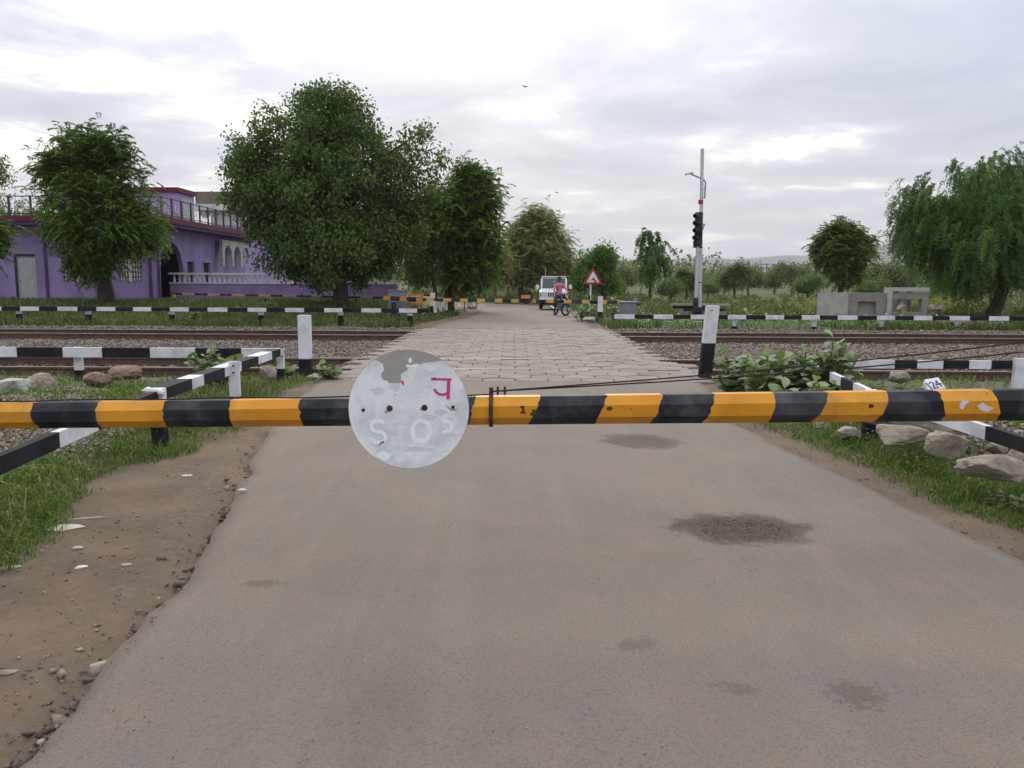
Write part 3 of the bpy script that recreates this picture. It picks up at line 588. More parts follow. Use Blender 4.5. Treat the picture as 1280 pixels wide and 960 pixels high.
boom_mark([(649, 505), (655, 504), (655, 511), (658, 514), (650, 514), (653, 509)], 'rust', 'rust_spot'); boom_mark([(756, 507), (760, 505), (764, 507), (762, 510), (757, 510)], 'rust', 'rust_spot'); boom_mark([(1078, 502), (1084, 503), (1083, 507), (1078, 507)], 'rust', 'rust_spot')
# lifting pedestal just past the road edge and rest post at the tip
zp, rp = boom_center(3.45); pd = MB(); pd.lohi((3.30, -.2, -.1), (3.62, .2, zp - .14)); pd.lohi((3.40, -.24, zp - .14), (3.50, -.1, zp + .52)); pd.lohi((3.40, .1, zp - .14), (3.50, .24, zp + .52)); pd.lohi((3.40, -.099, zp + .44), (3.50, .099, zp + .52))
pd.build('pedestal', 'grey_box', gate, bevel=.01)
rp_ = MB(); z3, r3 = boom_center(-3.05); rp_.lohi((-3.09, -.04, -.1), (-3.01, .04, z3 - r3 - .02)); rp_.lohi((-3.09, -.12, z3 - r3 - .02), (-3.01, .12, z3 - r3 + .003)); rp_.lohi((-3.09, -.12, z3 - r3 + .003), (-3.01, -.095, z3 + .04)); rp_.lohi((-3.09, .095, z3 - r3 + .003), (-3.01, .12, z3 + .04))
rp_.build('rest_post', 'black', gate)

# stop disc: thin steel plate bolted to the front of the boom
cA = P(511, 512, BD - .096); DR = .5 * (P(587, 512, BD - .096) - P(436, 512, BD - .096)).length
disc = thing('stop_disc', 'round white stop plate with flaked paint and one pink letter, bolted to the boom', 'sign', cA)
k_ = DR / 450.0                      # 1 unit of the 960-px close-up; its disc centre is (487, 497)
def dp(x, y, yy_=0.0): return ((x - 487) * k_, yy_, -(y - 497) * k_)
def flat(poly, yb, yf, mtl, name, parent=disc):
    mb = MB(); n = len(poly); vs = [dp(*p, yb) for p in poly] + [dp(*p, yf) for p in poly]
    mb.add(vs, [tuple(range(n)), tuple(range(n, 2 * n))] + [(i, (i + 1) % n, n + (i + 1) % n, n + i) for i in range(n)]); return mb.build(name, mtl, parent)
circ = [(487 + 450 * math.cos(2 * math.pi * i / 72), 497 + 450 * math.sin(2 * math.pi * i / 72)) for i in range(72)]
plate = flat(circ, .004, .0, 'disc_bare', 'plate')
# white paint layer with the flaked upper edge
def jag(pts, amp=5, sub=4):
    out = []
    for i in range(len(pts) - 1):
        for s_ in range(sub):
            u = s_ / sub; out.append((pts[i][0] * (1 - u) + pts[i + 1][0] * u + random.gauss(0, amp) * (s_ > 0), pts[i][1] * (1 - u) + pts[i + 1][1] * u + random.gauss(0, amp) * (s_ > 0)))
    return out + [pts[-1]]
fl = jag([(742, 130), (690, 136), (655, 140), (600, 148), (576, 163), (560, 152), (520, 160), (468, 164), (482, 180), (478, 205), (440, 225), (430, 245), (432, 290), (405, 306), (355, 302), (310, 280), (284, 245), (290, 225), (310, 200), (300, 160), (270, 138), (238, 128)], 3, 3)
arc = [(487 + 447 * math.cos(4.118 - 5.081 * i / 60), 497 + 447 * math.sin(4.118 - 5.081 * i / 60)) for i in range(61)]
from mathutils.geometry import tessellate_polygon
def ring_poly(poly, name, mtl, y0, y1):
    tris = tessellate_polygon([[Vector((p[0], p[1], 0)) for p in poly]]); n = len(poly); mb = MB()
    mb.add([dp(*p, y1) for p in poly] + [dp(*p, y0) for p in poly], [tuple(q) for q in tris] + [(i, (i + 1) % n, n + (i + 1) % n, n + i) for i in range(n)])
    return mb.build(name, mtl, disc)
ring_poly(fl + arc[1:-1], 'paint_layer', 'disc_white', -.0002, -.0016)
flat([(487, 130), (495, 108), (507, 108), (516, 128), (508, 148), (494, 148)], -.0002, -.0014, 'disc_ghost', 'paint_flake')
def stroke(pts, wd, mtl, name, y=-.0030):
    mb = MB(); L = []; Rr = []
    for i, p in enumerate(pts):
        a_ = pts[max(i - 1, 0)]; b_ = pts[min(i + 1, len(pts) - 1)]; dx, dy = b_[0] - a_[0], b_[1] - a_[1]; l_ = math.hypot(dx, dy) or 1; nx_, ny_ = -dy / l_ * wd / 2, dx / l_ * wd / 2
        L.append((p[0] + nx_, p[1] + ny_)); Rr.append((p[0] - nx_, p[1] - ny_))
    for i in range(len(pts) - 1):
        q = [L[i], L[i + 1], Rr[i + 1], Rr[i]]; mb.add([dp(*s_, y) for s_ in q] + [dp(*s_, -.0014) for s_ in q], [(0, 1, 2, 3), (0, 4, 5, 1), (1, 5, 6, 2), (2, 6, 7, 3), (3, 7, 4, 0)])
    return mb.build(name, mtl, disc)
def arcp(cx, cy, rx, ry, a_, b_, n=14): return [(cx + rx * math.cos(math.radians(a_ + (b_ - a_) * i / n)), cy + ry * math.sin(math.radians(a_ + (b_ - a_) * i / n))) for i in range(n + 1)]
stroke(arcp(255, 625, 50, 42, -25, -270, 18) + arcp(258, 708, 52, 42, -88, 150, 18), 26, 'disc_ghost', 'letter')
stroke([(355, 590), (455, 590)], 28, 'disc_ghost2', 'letter')
stroke(arcp(576, 660, 66, 80, 0, 360, 30), 30, 'disc_ghost', 'letter')
stroke([(735, 585), (770, 587)] + arcp(772, 624, 36, 38, -70, 80) + [(735, 668)], 24, 'disc_ghost', 'letter')
stroke([(395, 385)] + arcp(420, 390, 38, 36, 200, 60), 18, 'disc_ghost2', 'letter')
stroke([(470, 172), (560, 172)], 14, 'disc_ghost', 'letter', -.0026); stroke([(512, 180), (512, 370)], 26, 'disc_ghost2', 'letter', -.0028)
stroke(arcp(600, 250, 70, 60, 200, 320), 12, 'disc_ghost2', 'letter'); stroke([(628, 265), (632, 305), (590, 330), (632, 400)], 20, 'disc_ghost2', 'letter')
stroke([(655, 268), (806, 268)], 17, 'pink', 'letter'); stroke([(786, 262), (780, 418)], 25, 'pink', 'letter', -.0034)
stroke([(678, 340), (690, 362), (715, 380), (745, 384), (778, 372)], 20, 'pink', 'letter', -.0028)
flat([(432, 275), (452, 285), (456, 318), (436, 300)], -.0012, -.0032, 'pink', 'letter')
for (x, y, q) in ((148, 502, 0), (345, 488, 1), (604, 482, 1), (817, 476, 0)):
    mb = MB()
    if q: mb.tube([dp(x, y, -.002), dp(x, y, -.012)], .0105, 6); mb.tube([dp(x, y, -.0012), dp(x, y, -.0035)], .016, 14); mb.build('bolt', 'rust', disc)
    else: mb.tube([dp(x, y, -.001), dp(x, y, -.0032)], 13 * k_, 12); mb.build('bolt_hole', 'dark_opening', disc)
flat([(752, 455), (800, 482), (856, 490), (828, 506), (800, 505)], -.0012, -.0022, 'disc_bare', 'paint_flake'); flat([(302, 515), (330, 495), (338, 515), (318, 524)], -.0012, -.0022, 'disc_bare', 'paint_flake'); flat([(566, 496), (586, 478), (600, 500), (590, 503)], -.0012, -.0022, 'disc_bare', 'paint_flake')
g_ = random.Random(23)
def blob(cx, cy, rx, ry, mtl, nm, y1): 
    n = 13; flat([(cx + rx * math.cos(2 * math.pi * i / n) * g_.uniform(.45, 1.2), cy + ry * math.sin(2 * math.pi * i / n) * g_.uniform(.45, 1.2)) for i in range(n)], -.0012, y1, mtl, nm)
for i, (cx, cy, rx, ry, m_) in enumerate([(250, 360, 55, 40, 'disc_grey'), (330, 680, 70, 30, 'disc_grey'), (620, 560, 90, 26, 'disc_grey'), (720, 520, 60, 24, 'disc_grey'), (300, 845, 60, 40, 'disc_ghost'), (420, 860, 50, 60, 'disc_ghost2'), (640, 180, 90, 34, 'disc_ghost2'), (390, 330, 50, 34, 'disc_grey'), (560, 800, 120, 24, 'disc_grey'), (150, 590, 50, 30, 'disc_grey'), (800, 690, 60, 30, 'disc_grey'), (700, 350, 40, 60, 'disc_ghost2')]): blob(cx, cy, rx, ry, m_, 'paint_flake', -.00175 - .00002 * i)
stroke([(668, 262), (690, 258)], 10, 'pink', 'letter'); stroke([(262, 765), (282, 748), (300, 736)], 7, 'dark_opening', 'scratch'); stroke([(272, 742), (298, 750)], 6, 'dark_opening', 'scratch')
for x in (345, 604):
    mb = MB(); p = dp(x, 485); mb.tube([(p[0], .004, p[2]), (p[0], .06, p[2])], .008, 6); mb.build('mounting_bolt', 'rust', disc)

# ---------------------------------------------------------------- white and black guard fences and posts
def stripes_bar(name, parent, p0, p1, w_, h_, seg, mats=('white', 'fence_black'), first=0, angle=False, pxs=None):
    p0, p1 = Vector(p0), Vector(p1); d_ = p1 - p0; L = d_.length; d_.normalize(); sd = d_.cross(Vector((0, 0, 1))).normalized(); up_ = sd.cross(d_).normalized()
    if angle: prof = [(0, 0), (0, -h_), (.012, -h_), (.012, -.012), (w_, -.012), (w_, 0)]
    else: prof = [(-w_ / 2, 0), (-w_ / 2, -h_), (w_ / 2, -h_), (w_ / 2, 0)]
    cuts = [0.0]; x = 0.0; i = first
    while x < L: x += (seg[i % 2] if isinstance(seg, tuple) else seg) * random.uniform(.92, 1.08); cuts.append(min(x, L)); i += 1
    if pxs: cuts = [0.0] + px_cuts(p0, p1, pxs) + [L]
    mb = MB(); n = len(prof)
    for j in range(len(cuts) - 1):
        vs = []
        for q in (cuts[j], cuts[j + 1]):
            jt = random.gauss(0, .004) if 0 < q < L else 0
            vs += [p0 + d_ * (q + jt) + sd * a_ + up_ * b_ for a_, b_ in prof]
        mb.add(vs, [(k, (k + 1) % n, n + (k + 1) % n, n + k) for k in range(n)], (j + first) % 2)
        if j == 0: mb.add(vs[:n], [tuple(range(n))], first % 2)
        if j == len(cuts) - 2: mb.add(vs[n:], [tuple(range(n))], (j + first) % 2)
    return mb.build(name, list(mats), parent, world=True)
def post(parent, p, top, w_=.09, dd=.07, split=.45, lean=(0, 0), bolts=False, name='post'):
    zb = hg(p[0], p[1]) - .25; mb = MB(); zs = top - (top - hg(p[0], p[1])) * (1 - split)
    def q(z): return (p[0] + lean[0] * (z - zb), p[1] + lean[1] * (z - zb))
    for (za, zb_, mi) in ((zb, zs, 1), (zs, top, 0)):
        (xa, ya), (xb, yb) = q(za), q(zb_); hx, hy = w_ / 2, dd / 2
        mb.add([(xa - hx, ya - hy, za), (xa + hx, ya - hy, za), (xa + hx, ya + hy, za), (xa - hx, ya + hy, za), (xb - hx, yb - hy, zb_), (xb + hx, yb - hy, zb_), (xb + hx, yb + hy, zb_), (xb - hx, yb + hy, zb_)],
               [(0, 1, 5, 4), (1, 2, 6, 5), (2, 3, 7, 6), (3, 0, 4, 7)] + ([(4, 5, 6, 7)] if mi == 0 else [(3, 2, 1, 0)]), mi)
    o = mb.build(name, ['white', 'fence_black'], parent, world=True)
    if bolts:
        for zz_ in bolts:
            m2 = MB(); X, Yq = q(zz_); m2.tube([(X, Yq - dd / 2 + .003, zz_), (X, Yq - dd / 2 - .012, zz_)], .012, 6); m2.build('bolt', 'rust', o, world=False).location = -Vector((0, 0, 0)) if parent is None else -parent.location
    return o
FT = .47
def projx(p): q = RM.transposed() @ (Vector(p) - CAM); return 640 + F * q.x / -q.z
def px_cuts(p0, p1, pxs):
    p0, p1 = Vector(p0), Vector(p1); out = []
    for px in pxs:
        a_, b_ = 0.0, 1.0; sg = projx(p1) > projx(p0)
        for _i in range(40):
            m_ = (a_ + b_) / 2
            if (projx(p0.lerp(p1, m_)) < px) == sg: a_ = m_
            else: b_ = m_
        out.append(a_ * (p1 - p0).length)
    return out
# left fence: beam along the track, corner, beam along the road towards the boom
A0 = Vector((-9.6, 11.9, FT)); A1 = P(350, 437, 11.9); A1.z = FT; A2 = P(197, 488, 7.2); A3 = P(0, 568, 4.62)
fl_ = thing('guard_fence', 'low white and black steel fence bent round the corner by the brown rocks', 'fence', (A2.x, A2.y, 0), group='low guard fences at the crossing corners')
stripes_bar('beam', fl_, A0, A1, .06, .145, (.62, .68), first=0, pxs=[-94, -36, 22, 79, 128, 188, 245, 302])
stripes_bar('beam', fl_, A1 + Vector((.02, -.04, 0)), A2 + Vector((0, .03, 0)), .16, .11, (.55, .62), first=1, angle=True, pxs=[340, 323, 302, 281, 255, 240, 208])
A3e = A3 + (A3 - A2) * .12
stripes_bar('beam', fl_, A2 + Vector((0, -.06, 0)), A3e, .06, .108, (.78, .80), first=1, pxs=[117, 68])
post(fl_, (P(98, 440, 12.0).x, 11.99), FT - .003, .115, .07, .32)
post(fl_, (A1.x - .03, 12.02), FT - .02, .10, .08, .4); post(fl_, (A2.x, A2.y + .0), A2.z - .004, .115, .10, .52, bolts=(.12, .16))
pm = P(266, 470, 9.4); pmu = (9.4 - A2.y) / (A1.y - A2.y); post(fl_, (A2.x + (A1.x - A2.x) * pmu + .05, 9.4), FT + .06, .12, .05, .25, bolts=(.40, .48))
post(fl_, (A3.x - .05, A3e.y + .05), A3e.z - .005, .09, .08, .5)
eb = MB(); eb.tube([A2 + Vector((-.14, .12, -.01)), A2 + Vector((-.10, .0, .0)), A2 + Vector((0, -.06, .0)), A2 + Vector((.08, -.05, -.02))], .028, 8); eb.build('corner_plate', 'white', fl_, world=True)
# right fence
B2 = P(1090, 487, 7.6); B3 = P(1280, 546, 5.2); B1 = Vector((4.05, 11.0, .43)); B0 = Vector((11.5, 11.0, .43))
fr_ = thing('guard_fence', 'low white and black steel fence behind the flat stone slabs and large-leaved plants', 'fence', (B2.x, B2.y, 0), group='low guard fences at the crossing corners')
stripes_bar('beam', fr_, B1, B0, .05, .115, (.36, .38), first=1, pxs=[1058, 1087 + 31, 1146, 1178, 1211, 1239, 1271, 1303, 1335, 1367, 1400][0:])
stripes_bar('beam', fr_, B1 + Vector((-.02, -.04, 0)), B2 + Vector((0, .06, 0)), .05, .115, (.55, .6), first=1)
B3e = B3 + (B3 - B2) * .15; stripes_bar('beam', fr_, B2 + Vector((0, -.06, 0)), B3e, .05, .10, (.95, .62), first=1, pxs=[1164, 1237])
post(fr_, (P(1275, 460, 10.9).x, 10.92), .47, .14, .07, .05); post(fr_, (B2.x, B2.y), B2.z - .004, .115, .10, .5); post(fr_, (B1.x, 11.08), .41, .1, .08, .4); post(fr_, (B3e.x, B3e.y + .04), B3e.z - .005, .09, .08, .5)
# marker posts
def marker(label, x, ybase, ytop, wpx, split, lean=0.0):
    p = G(x, ybase, -.03); d_ = p.y; top = P(x, ytop, d_).z; w_ = wpx * d_ / 1000
    o = thing('marker_post', label, 'post', (p.x, d_, 0), group='white and black marker posts at the rails')
    post(o, (p.x, d_), top, w_, w_ * .75, split, (lean, 0)); return o, p, top
marker('white topped black marker post beside the corner of the low fence near the brown rocks', 382.5, 467, 394, 14.5, .36)
o, p, top = marker('tilted white topped black marker post in front of the large-leaved plants', 879, 474, 382, 15, .50, .075)
hb = MB(); hb.tube([(p.x + .078, p.y - .085, top - .07), (p.x + .078, p.y - .068, top - .07)], .011, 8); hb.build('bolt_hole', 'dark_opening', o, world=True)
marker('white topped black marker post beside the short slanted posts across the tracks', 541, 392.5, 366, 5.6, .45)
marker('white topped black marker post between the leafy bushes and the grey equipment box', 750, 402, 370.5, 6.0, .42)
# fences across the tracks
def long_fence(label, d_, x0, x1, ypx, posts, seg, first):
    zt = P((x0 + x1) / 2, ypx, d_).z; a_ = P(x0, ypx, d_).x; b_ = P(x1, ypx, d_).x
    o = thing('track_fence', label, 'fence', ((a_ + b_) / 2, d_, 0), group='low fences across the tracks')
    stripes_bar('beam', o, (a_, d_, zt), (b_, d_, zt), .10, .13, seg, first=first)
    for px in posts: post(o, (P(px, ypx, d_).x, d_ + .09), zt - .02, .17, .08, .62 if px < 640 else .25)
    return o
long_fence('long low black and white rail fence in front of the purple house', 26.6, -20, 537, 384.5, (21, 108, 213, 325, 425, 512), (.62, .62), 0)
long_fence('long low black and white rail fence in front of the concrete trough', 25.6, 768, 1320, 394.5, (920, 1019, 1103, 1200), (.60, .60), 0)

# ---------------------------------------------------------------- barrier on the other side
fb = thing('barrier_boom', 'thin yellow and black boom with dark round disc across the road before the white jeep', 'barrier', (0, 31, 0))
q0, q1 = P(529, 372.5, 31.4), P(793, 376, 30.6)
stripes_bar('boom', fb, q1, q0, .10, .125, (.30, .37), ('far_yellow', 'black'), 1)
q2 = P(480, 371, 31.6); stripes_bar('boom_root', fb, q2 + Vector((0, 0, .04)), q0 + Vector((-.02, 0, .0)), .13, .165, (.30, .40), ('far_orange', 'black'), 0)
dc = P(657, 369, 30.9); mb = MB(); mb.tube([dc + Vector((0, -.10, -.05)), dc + Vector((0, -.08, -.05))], .285, 28); mb.build('disc', 'black', fb, world=True)
mb = MB(); mb.box(dc + Vector((0, -.11, -.06)), (.34, .015, .13)); mb.build('disc_stripe', 'orange', fb, world=True)
def cabinet(label, x0, x1, y0, y1, d_, legs):
    a_, b_ = P(x0, y1, d_), P(x1, y0, d_); zb = hg((a_.x + b_.x) / 2, d_)
    o = thing('equipment_box', label, 'equipment box', ((a_.x + b_.x) / 2, d_, zb), group='grey equipment boxes at the far barrier')
    W, H = b_.x - a_.x, b_.z - zb; mb = MB(); mb.lohi((-W / 2, -.2, legs), (W / 2, .25, H)); mb.build('body', 'grey_box', o, bevel=.012)
    mb = MB(); mb.lohi((-W / 2 - .03, -.23, H), (W / 2 + .03, .28, H + .05)); mb.build('lid', 'grey_box', o)
    mb = MB(); mb.lohi((-W / 2 + .05, -.212, legs + .06), (W / 2 - .05, -.2, H - .06)); dr_ = mb.build('door', 'grey_box', o); mb = MB(); mb.lohi((W / 2 - .11, -.235, H * .6), (W / 2 - .08, -.212, H * .6 + .1)); mb.build('handle', 'steel', dr_)
    mb = MB(); mb.lohi((-W / 2 - .08, -.28, -.1), (W / 2 + .08, .32, legs)); mb.build('footing', 'concrete_pale', o); return o, H + zb
ob, ht = cabinet('grey steel equipment box on a pale footing beside the striped boom end and leafy bushes', 775, 795, 378.5, 400, 30.2, .28)
ob2, ht2 = cabinet('grey steel equipment box under the big tree at the root of the thin striped boom', 486, 508, 364, 395, 32.2, .05)
mb = MB(); mb.lohi((q1.x - .12, 30.42, ht - .02), (q1.x + .22, 30.72, q1.z - .16)); mb.build('pivot_stand', 'black', fb, world=True)
mb = MB(); mb.tube([(q1.x + .03, 30.55, q1.z - .16), (q1.x + .03, 30.55, q1.z + .1)], .1, 10); mb.build('pivot_cap', 'grey_box', fb, world=True)
pl_ = MB(); pl_.lohi((q2.x + .28, 31.6, -.2), (q2.x + .44, 31.9, q2.z - .22)); pl_.build('pivot_stand', 'black', fb, world=True)
# orange winch frame
wf_p = P(520, 380, 32.8); wf = thing('winch_frame', 'orange steel winch frame beside the grey box under the big tree', 'winch', (wf_p.x, 32.8, hg(wf_p.x, 32.8)))
for s_ in (-.26, .26):
    mb = MB(); mb.lohi((s_ - .04, -.05, -.05), (s_ + .04, .05, 1.02)); mb.build('leg', 'far_orange', wf)
for z_ in (.62, .98): mb = MB(); mb.lohi((-.3, -.062, z_ - .05), (.3, -.05, z_ + .03)); mb.build('crossbar', 'far_orange', wf)
mb = MB(); mb.tube([(-.2, 0, .78), (.2, 0, .78)], .11, 12); mb.build('drum', 'rust', wf)
# striped rail fence along the foot of the purple house
yf = thing('rail_fence', 'thin yellow and black pipe fence below the purple terrace wall', 'fence', (-11, 37.5, 0))
ya_, yb_ = P(213, 366, 38), P(478, 371, 37); stripes_bar('rail', yf, ya_, yb_, .08, .09, (.62, .62), ('far_yellow', 'black'), 1)
for px in (217, 331, 445): p = P(px, 368, 37.6); mb = MB(); zb = hg(p.x, 37.6); mb.lohi((p.x - .05, 37.62, zb - .1), (p.x + .05, 37.7, zb + (p.z - zb) * .55), 1); mb.lohi((p.x - .05, 37.62, zb + (p.z - zb) * .55), (p.x + .05, 37.7, p.z), 0); mb.build('post', ['far_yellow', 'black'], yf, world=True)
# short slanted white posts beside the far road
sf = thing('short_fence', 'row of short slanted white posts with black feet at the far road edge', 'fence', (P(553, 392, 36).x, 36, 0))
for px, d_ in ((545.5, 35.6), (551.5, 37.4), (558.5, 39.2)): p = G(px, 388, hg(P(px, 388, d_).x, d_)); X = P(px, 380, d_).x; post(sf, (X, d_), hg(X, d_) + .72, .13, .08, .25, (random.uniform(-.12, .05), 0))
mb = MB(); a_ = P(545.5, 380, 35.6); b_ = P(558.5, 378, 39.2); mb.tube([(a_.x, 35.55, .55), (b_.x, 39.15, .5)], .05, 8); mb.build('beam', 'white', sf, world=True)

# ---------------------------------------------------------------- rocks, slabs, litter
def rock_mesh(sx, sy, sz, seed, box=.0, sub=2):
    g = random.Random(seed * 13 + 1); bm = bmesh.new()
    for k in range(26):
        q = Vector((g.gauss(0, 1), g.gauss(0, 1), g.gauss(0, 1))).normalized(); mx = max(abs(q.x), abs(q.y), abs(q.z)); q = q.lerp(q / mx, box) * g.uniform(.86, 1.04); bm.verts.new(q)
    r_ = bmesh.ops.convex_hull(bm, input=bm.verts); bmesh.ops.delete(bm, geom=[v for v in bm.verts if not v.link_faces], context='VERTS')
    bmesh.ops.triangulate(bm, faces=bm.faces); bmesh.ops.bevel(bm, geom=[e for e in bm.edges if e.calc_face_angle(0) > .3], offset=.05, segments=1, affect='EDGES', clamp_overlap=True); bmesh.ops.triangulate(bm, faces=bm.faces)
    for _i in range(2): bmesh.ops.subdivide_edges(bm, edges=[e for e in bm.edges if e.calc_length() > .16], cuts=1, use_grid_fill=False); bmesh.ops.triangulate(bm, faces=bm.faces)
    bmesh.ops.subdivide_edges(bm, edges=[e for e in bm.edges if e.calc_length() > .2], cuts=1); bmesh.ops.triangulate(bm, faces=bm.faces)
    for v in bm.verts:
        q = v.co.copy(); nn = mnoise.noise(q * 3.1 + Vector((0, seed * 3.3, 0))) * .07 + mnoise.noise(q * 8 + Vector((0, seed * 3.3, 3))) * .045 + mnoise.noise(q * 17 + Vector((0, seed, 3))) * .02; q = q * (1 + nn); v.co = Vector((q.x * sx, q.y * sy, q.z * sz))
    bmesh.ops.recalc_face_normals(bm, faces=bm.faces); me = bpy.data.meshes.new('rock'); bm.to_mesh(me); bm.free(); return me
def rock(label, x0, x1, y0, y1, d_, mtl, seed, box=0.0, depth=.8, rot=(0, 0, 0), name='rock', cat='rock', group='rocks along the fences'):
    a_, b_ = P(x0, y1, d_), P(x1, y0, d_); sx = (b_.x - a_.x) / 2; sz = max((b_.z - a_.z) / 2, .02)
    me = rock_mesh(sx, sx * depth, sz, seed, box, 4); me.materials.append(M[mtl]); o = link(name, me); o.location = ((a_.x + b_.x) / 2, d_ + sx * depth * .5, (a_.z + b_.z) / 2); o.rotation_euler = rot
    return tag(o, label, cat, group)
rock('big brown rock topping the pile behind the low fence post', 130, 176, 455, 480, 11.2, 'rock_brown', 1)
rock('lumpy brown rock leaning on the pile beside the fence post', 99, 137, 463, 490, 10.8, 'rock_brown', 2)
rock('small rounded brown stone at the foot of the rock pile', 92, 108, 484, 498, 10.2, 'rock_brown', 3)
rock('flat sloping grey-brown slab of rock beside the concrete block', 24, 66, 466, 499, 10.4, 'rock', 4, .4, 1.0, (0, .1, 0))
rock('pale rough boulder at the bend of the striped fence near the white marker post', 322, 345, 455, 478, 10.4, 'rock', 5)
o = rock('grey broken concrete block lying by the rocks', -14, 28, 474, 502, 10.0, 'concrete_pale', 6, .92, .7, name='concrete_block', cat='block')
SL = [('wide flat pale slab resting on top of two stones behind the fence post', 1092, 1232, 519, 541, 6.75, 7, .93, .42, .09), ('rough pale block under the wide slab next to the black post foot', 1102, 1166, 533, 558, 6.35, 8, .75, .6, 0.06),
      ('thick squared pale stone block lying askew in the grass', 1162, 1212, 542, 575, 5.95, 9, .93, .7, .16), ('long low pale slab with rounded edge at the foot of the gravel', 1200, 1310, 572, 602, 5.35, 10, .8, .45, .08),
      ('rounded grey stone poking out beside the striped fence end', 1262, 1302, 560, 592, 5.75, 11, .3, .8, 0.0), ('small grey rounded boulder in the grass near the road edge', 1048, 1080, 534, 552, 7.4, 12, .2, .9, 0.0),
      ('pale stone half hidden behind the fence post and plants', 1016, 1042, 528, 540, 8.2, 13, .3, .9, 0.0), ('narrow pale stone lying along the fence above the gravel', 1236, 1262, 553, 572, 6.1, 14, .4, .9, .1),
      ('rounded pale stone among the large-leaved plants by the number stone', 1112, 1140, 464, 482, 9.6, 15, .3, .9, 0.0)]
for (lb, x0, x1, y0, y1, d_, sd_, bx, dp_, tl) in SL: rock(lb, x0, x1, y0, y1, d_, 'rock', sd_, bx, dp_, (0, tl, random.uniform(-.2, .2)))
# number stone
ns = P(1166, 481, 9.2); nst = thing('number_stone', 'tilted white stone slab lettered 124 behind the boom', 'stone', (ns.x, ns.y, ns.z), .0)
nst.rotation_euler = (R_(35), R_(-12), R_(14)); mb = MB(); mb.extrude([(-.14, -.10), (.11, -.10), (.15, .09), (-.03, .11)], 'z', -.06, .0); mb.build('slab', 'white', nst, bevel=.008)
def digit(pts, ox): 
    mb = MB()
    for a_, b_ in zip(pts[:-1], pts[1:]):
        a_, b_ = Vector((a_[0] + ox, a_[1], 0)), Vector((b_[0] + ox, b_[1], 0)); e = (b_ - a_).normalized(); nn = Vector((-e.y, e.x, 0)) * .008; a_ -= e * .006; b_ += e * .006
        mb.add([v + Vector((0, 0, z)) for z in (.001, .003) for v in (a_ + nn, a_ - nn, b_ - nn, b_ + nn)], [(0, 1, 2, 3), (4, 5, 6, 7), (0, 1, 5, 4), (1, 2, 6, 5), (2, 3, 7, 6), (3, 0, 4, 7)])
    mb.build('digit', 'blue_ink', nst)
digit([(0, .045), (0, -.055)], -.055); digit([(-.025, .03), (0, .045), (.025, .025), (-.025, -.055), (.03, -.055)], .0); digit([(.015, -.055), (.015, .045), (-.03, -.015), (.035, -.015)], .065)
rock('grey stone propping up the lettered number stone', 1150, 1190, 480, 500, 9.3, 'rock', 31, .3)
# litter on the shoulder
def litter(label, x, y, L_, W_, mtl, rz, cat='litter', nm='litter'):
    p = G(x, y, -.03); z = hg(p.x, p.y) if outd(p.x, p.y) > 0 else float(hroad(p.y)); mb = MB(); n = 9; pts = []
    for i in range(n):
        a_ = 2 * math.pi * i / n; pts.append((L_ / 2 * math.cos(a_) * random.uniform(.7, 1.15), W_ / 2 * math.sin(a_) * random.uniform(.7, 1.15)))
    vs = [(a_, b_, random.uniform(.001, .006)) for a_, b_ in pts] + [(a_ * .5, b_ * .5, random.uniform(.004, .012)) for a_, b_ in pts] + [(a_ * .9, b_ * .9, -.004) for a_, b_ in pts]
    fs = [tuple(range(n, 2 * n)), tuple(range(2 * n, 3 * n))] + [(i, (i + 1) % n, n + (i + 1) % n, n + i) for i in range(n)] + [(2 * n + i, 2 * n + (i + 1) % n, (i + 1) % n, i) for i in range(n)]
    mb.add(vs, fs); o = mb.build(nm, mtl); o.location = (p.x, p.y, z + .002); o.rotation_euler = (0, 0, rz); return tag(o, label, cat, 'litter and stones on the shoulder')
litter('crumpled pale plastic sheet lying at the grass edge', 78, 662, .25, .15, 'plastic', .1)
litter('thin pale stick-like scrap beside the plastic sheet', 108, 650, .22, .02, 'plastic', .25)
litter('small white scrap on the asphalt near the dirt edge', 303, 618, .07, .04, 'white', .2); litter('small white scrap at the end of the grass strip', 234, 597, .08, .04, 'white', .1)
litter('white bent scrap on the brown dirt', 101, 708, .08, .035, 'white', .6); litter('pale flat chip on the dirt below the grass', 96, 686, .07, .045, 'concrete_pale', .1)
litter('pale chip of stone alone in the middle of the dirt shoulder', 158, 706, .075, .03, 'concrete_pale', 0)
for lb, x, y, L_ in (('long pale flake of asphalt on the broken road edge', 122, 818, .17), ('pinkish flake of asphalt lying below the long flake on the broken road edge', 104, 842, .13), ('small pale flake of asphalt at the crumbled corner of the road edge', 92, 862, .07), ('flat pale stone in the dirt near the crumbled road edge', 8, 838, .10), ('grey flat stone at the grass edge of the shoulder', 10, 710, .14)): litter(lb, x, y, L_, L_ * .45, 'rock' if 'pink' not in lb else 'paver', random.uniform(0, 1), 'stone', 'flat_stone')

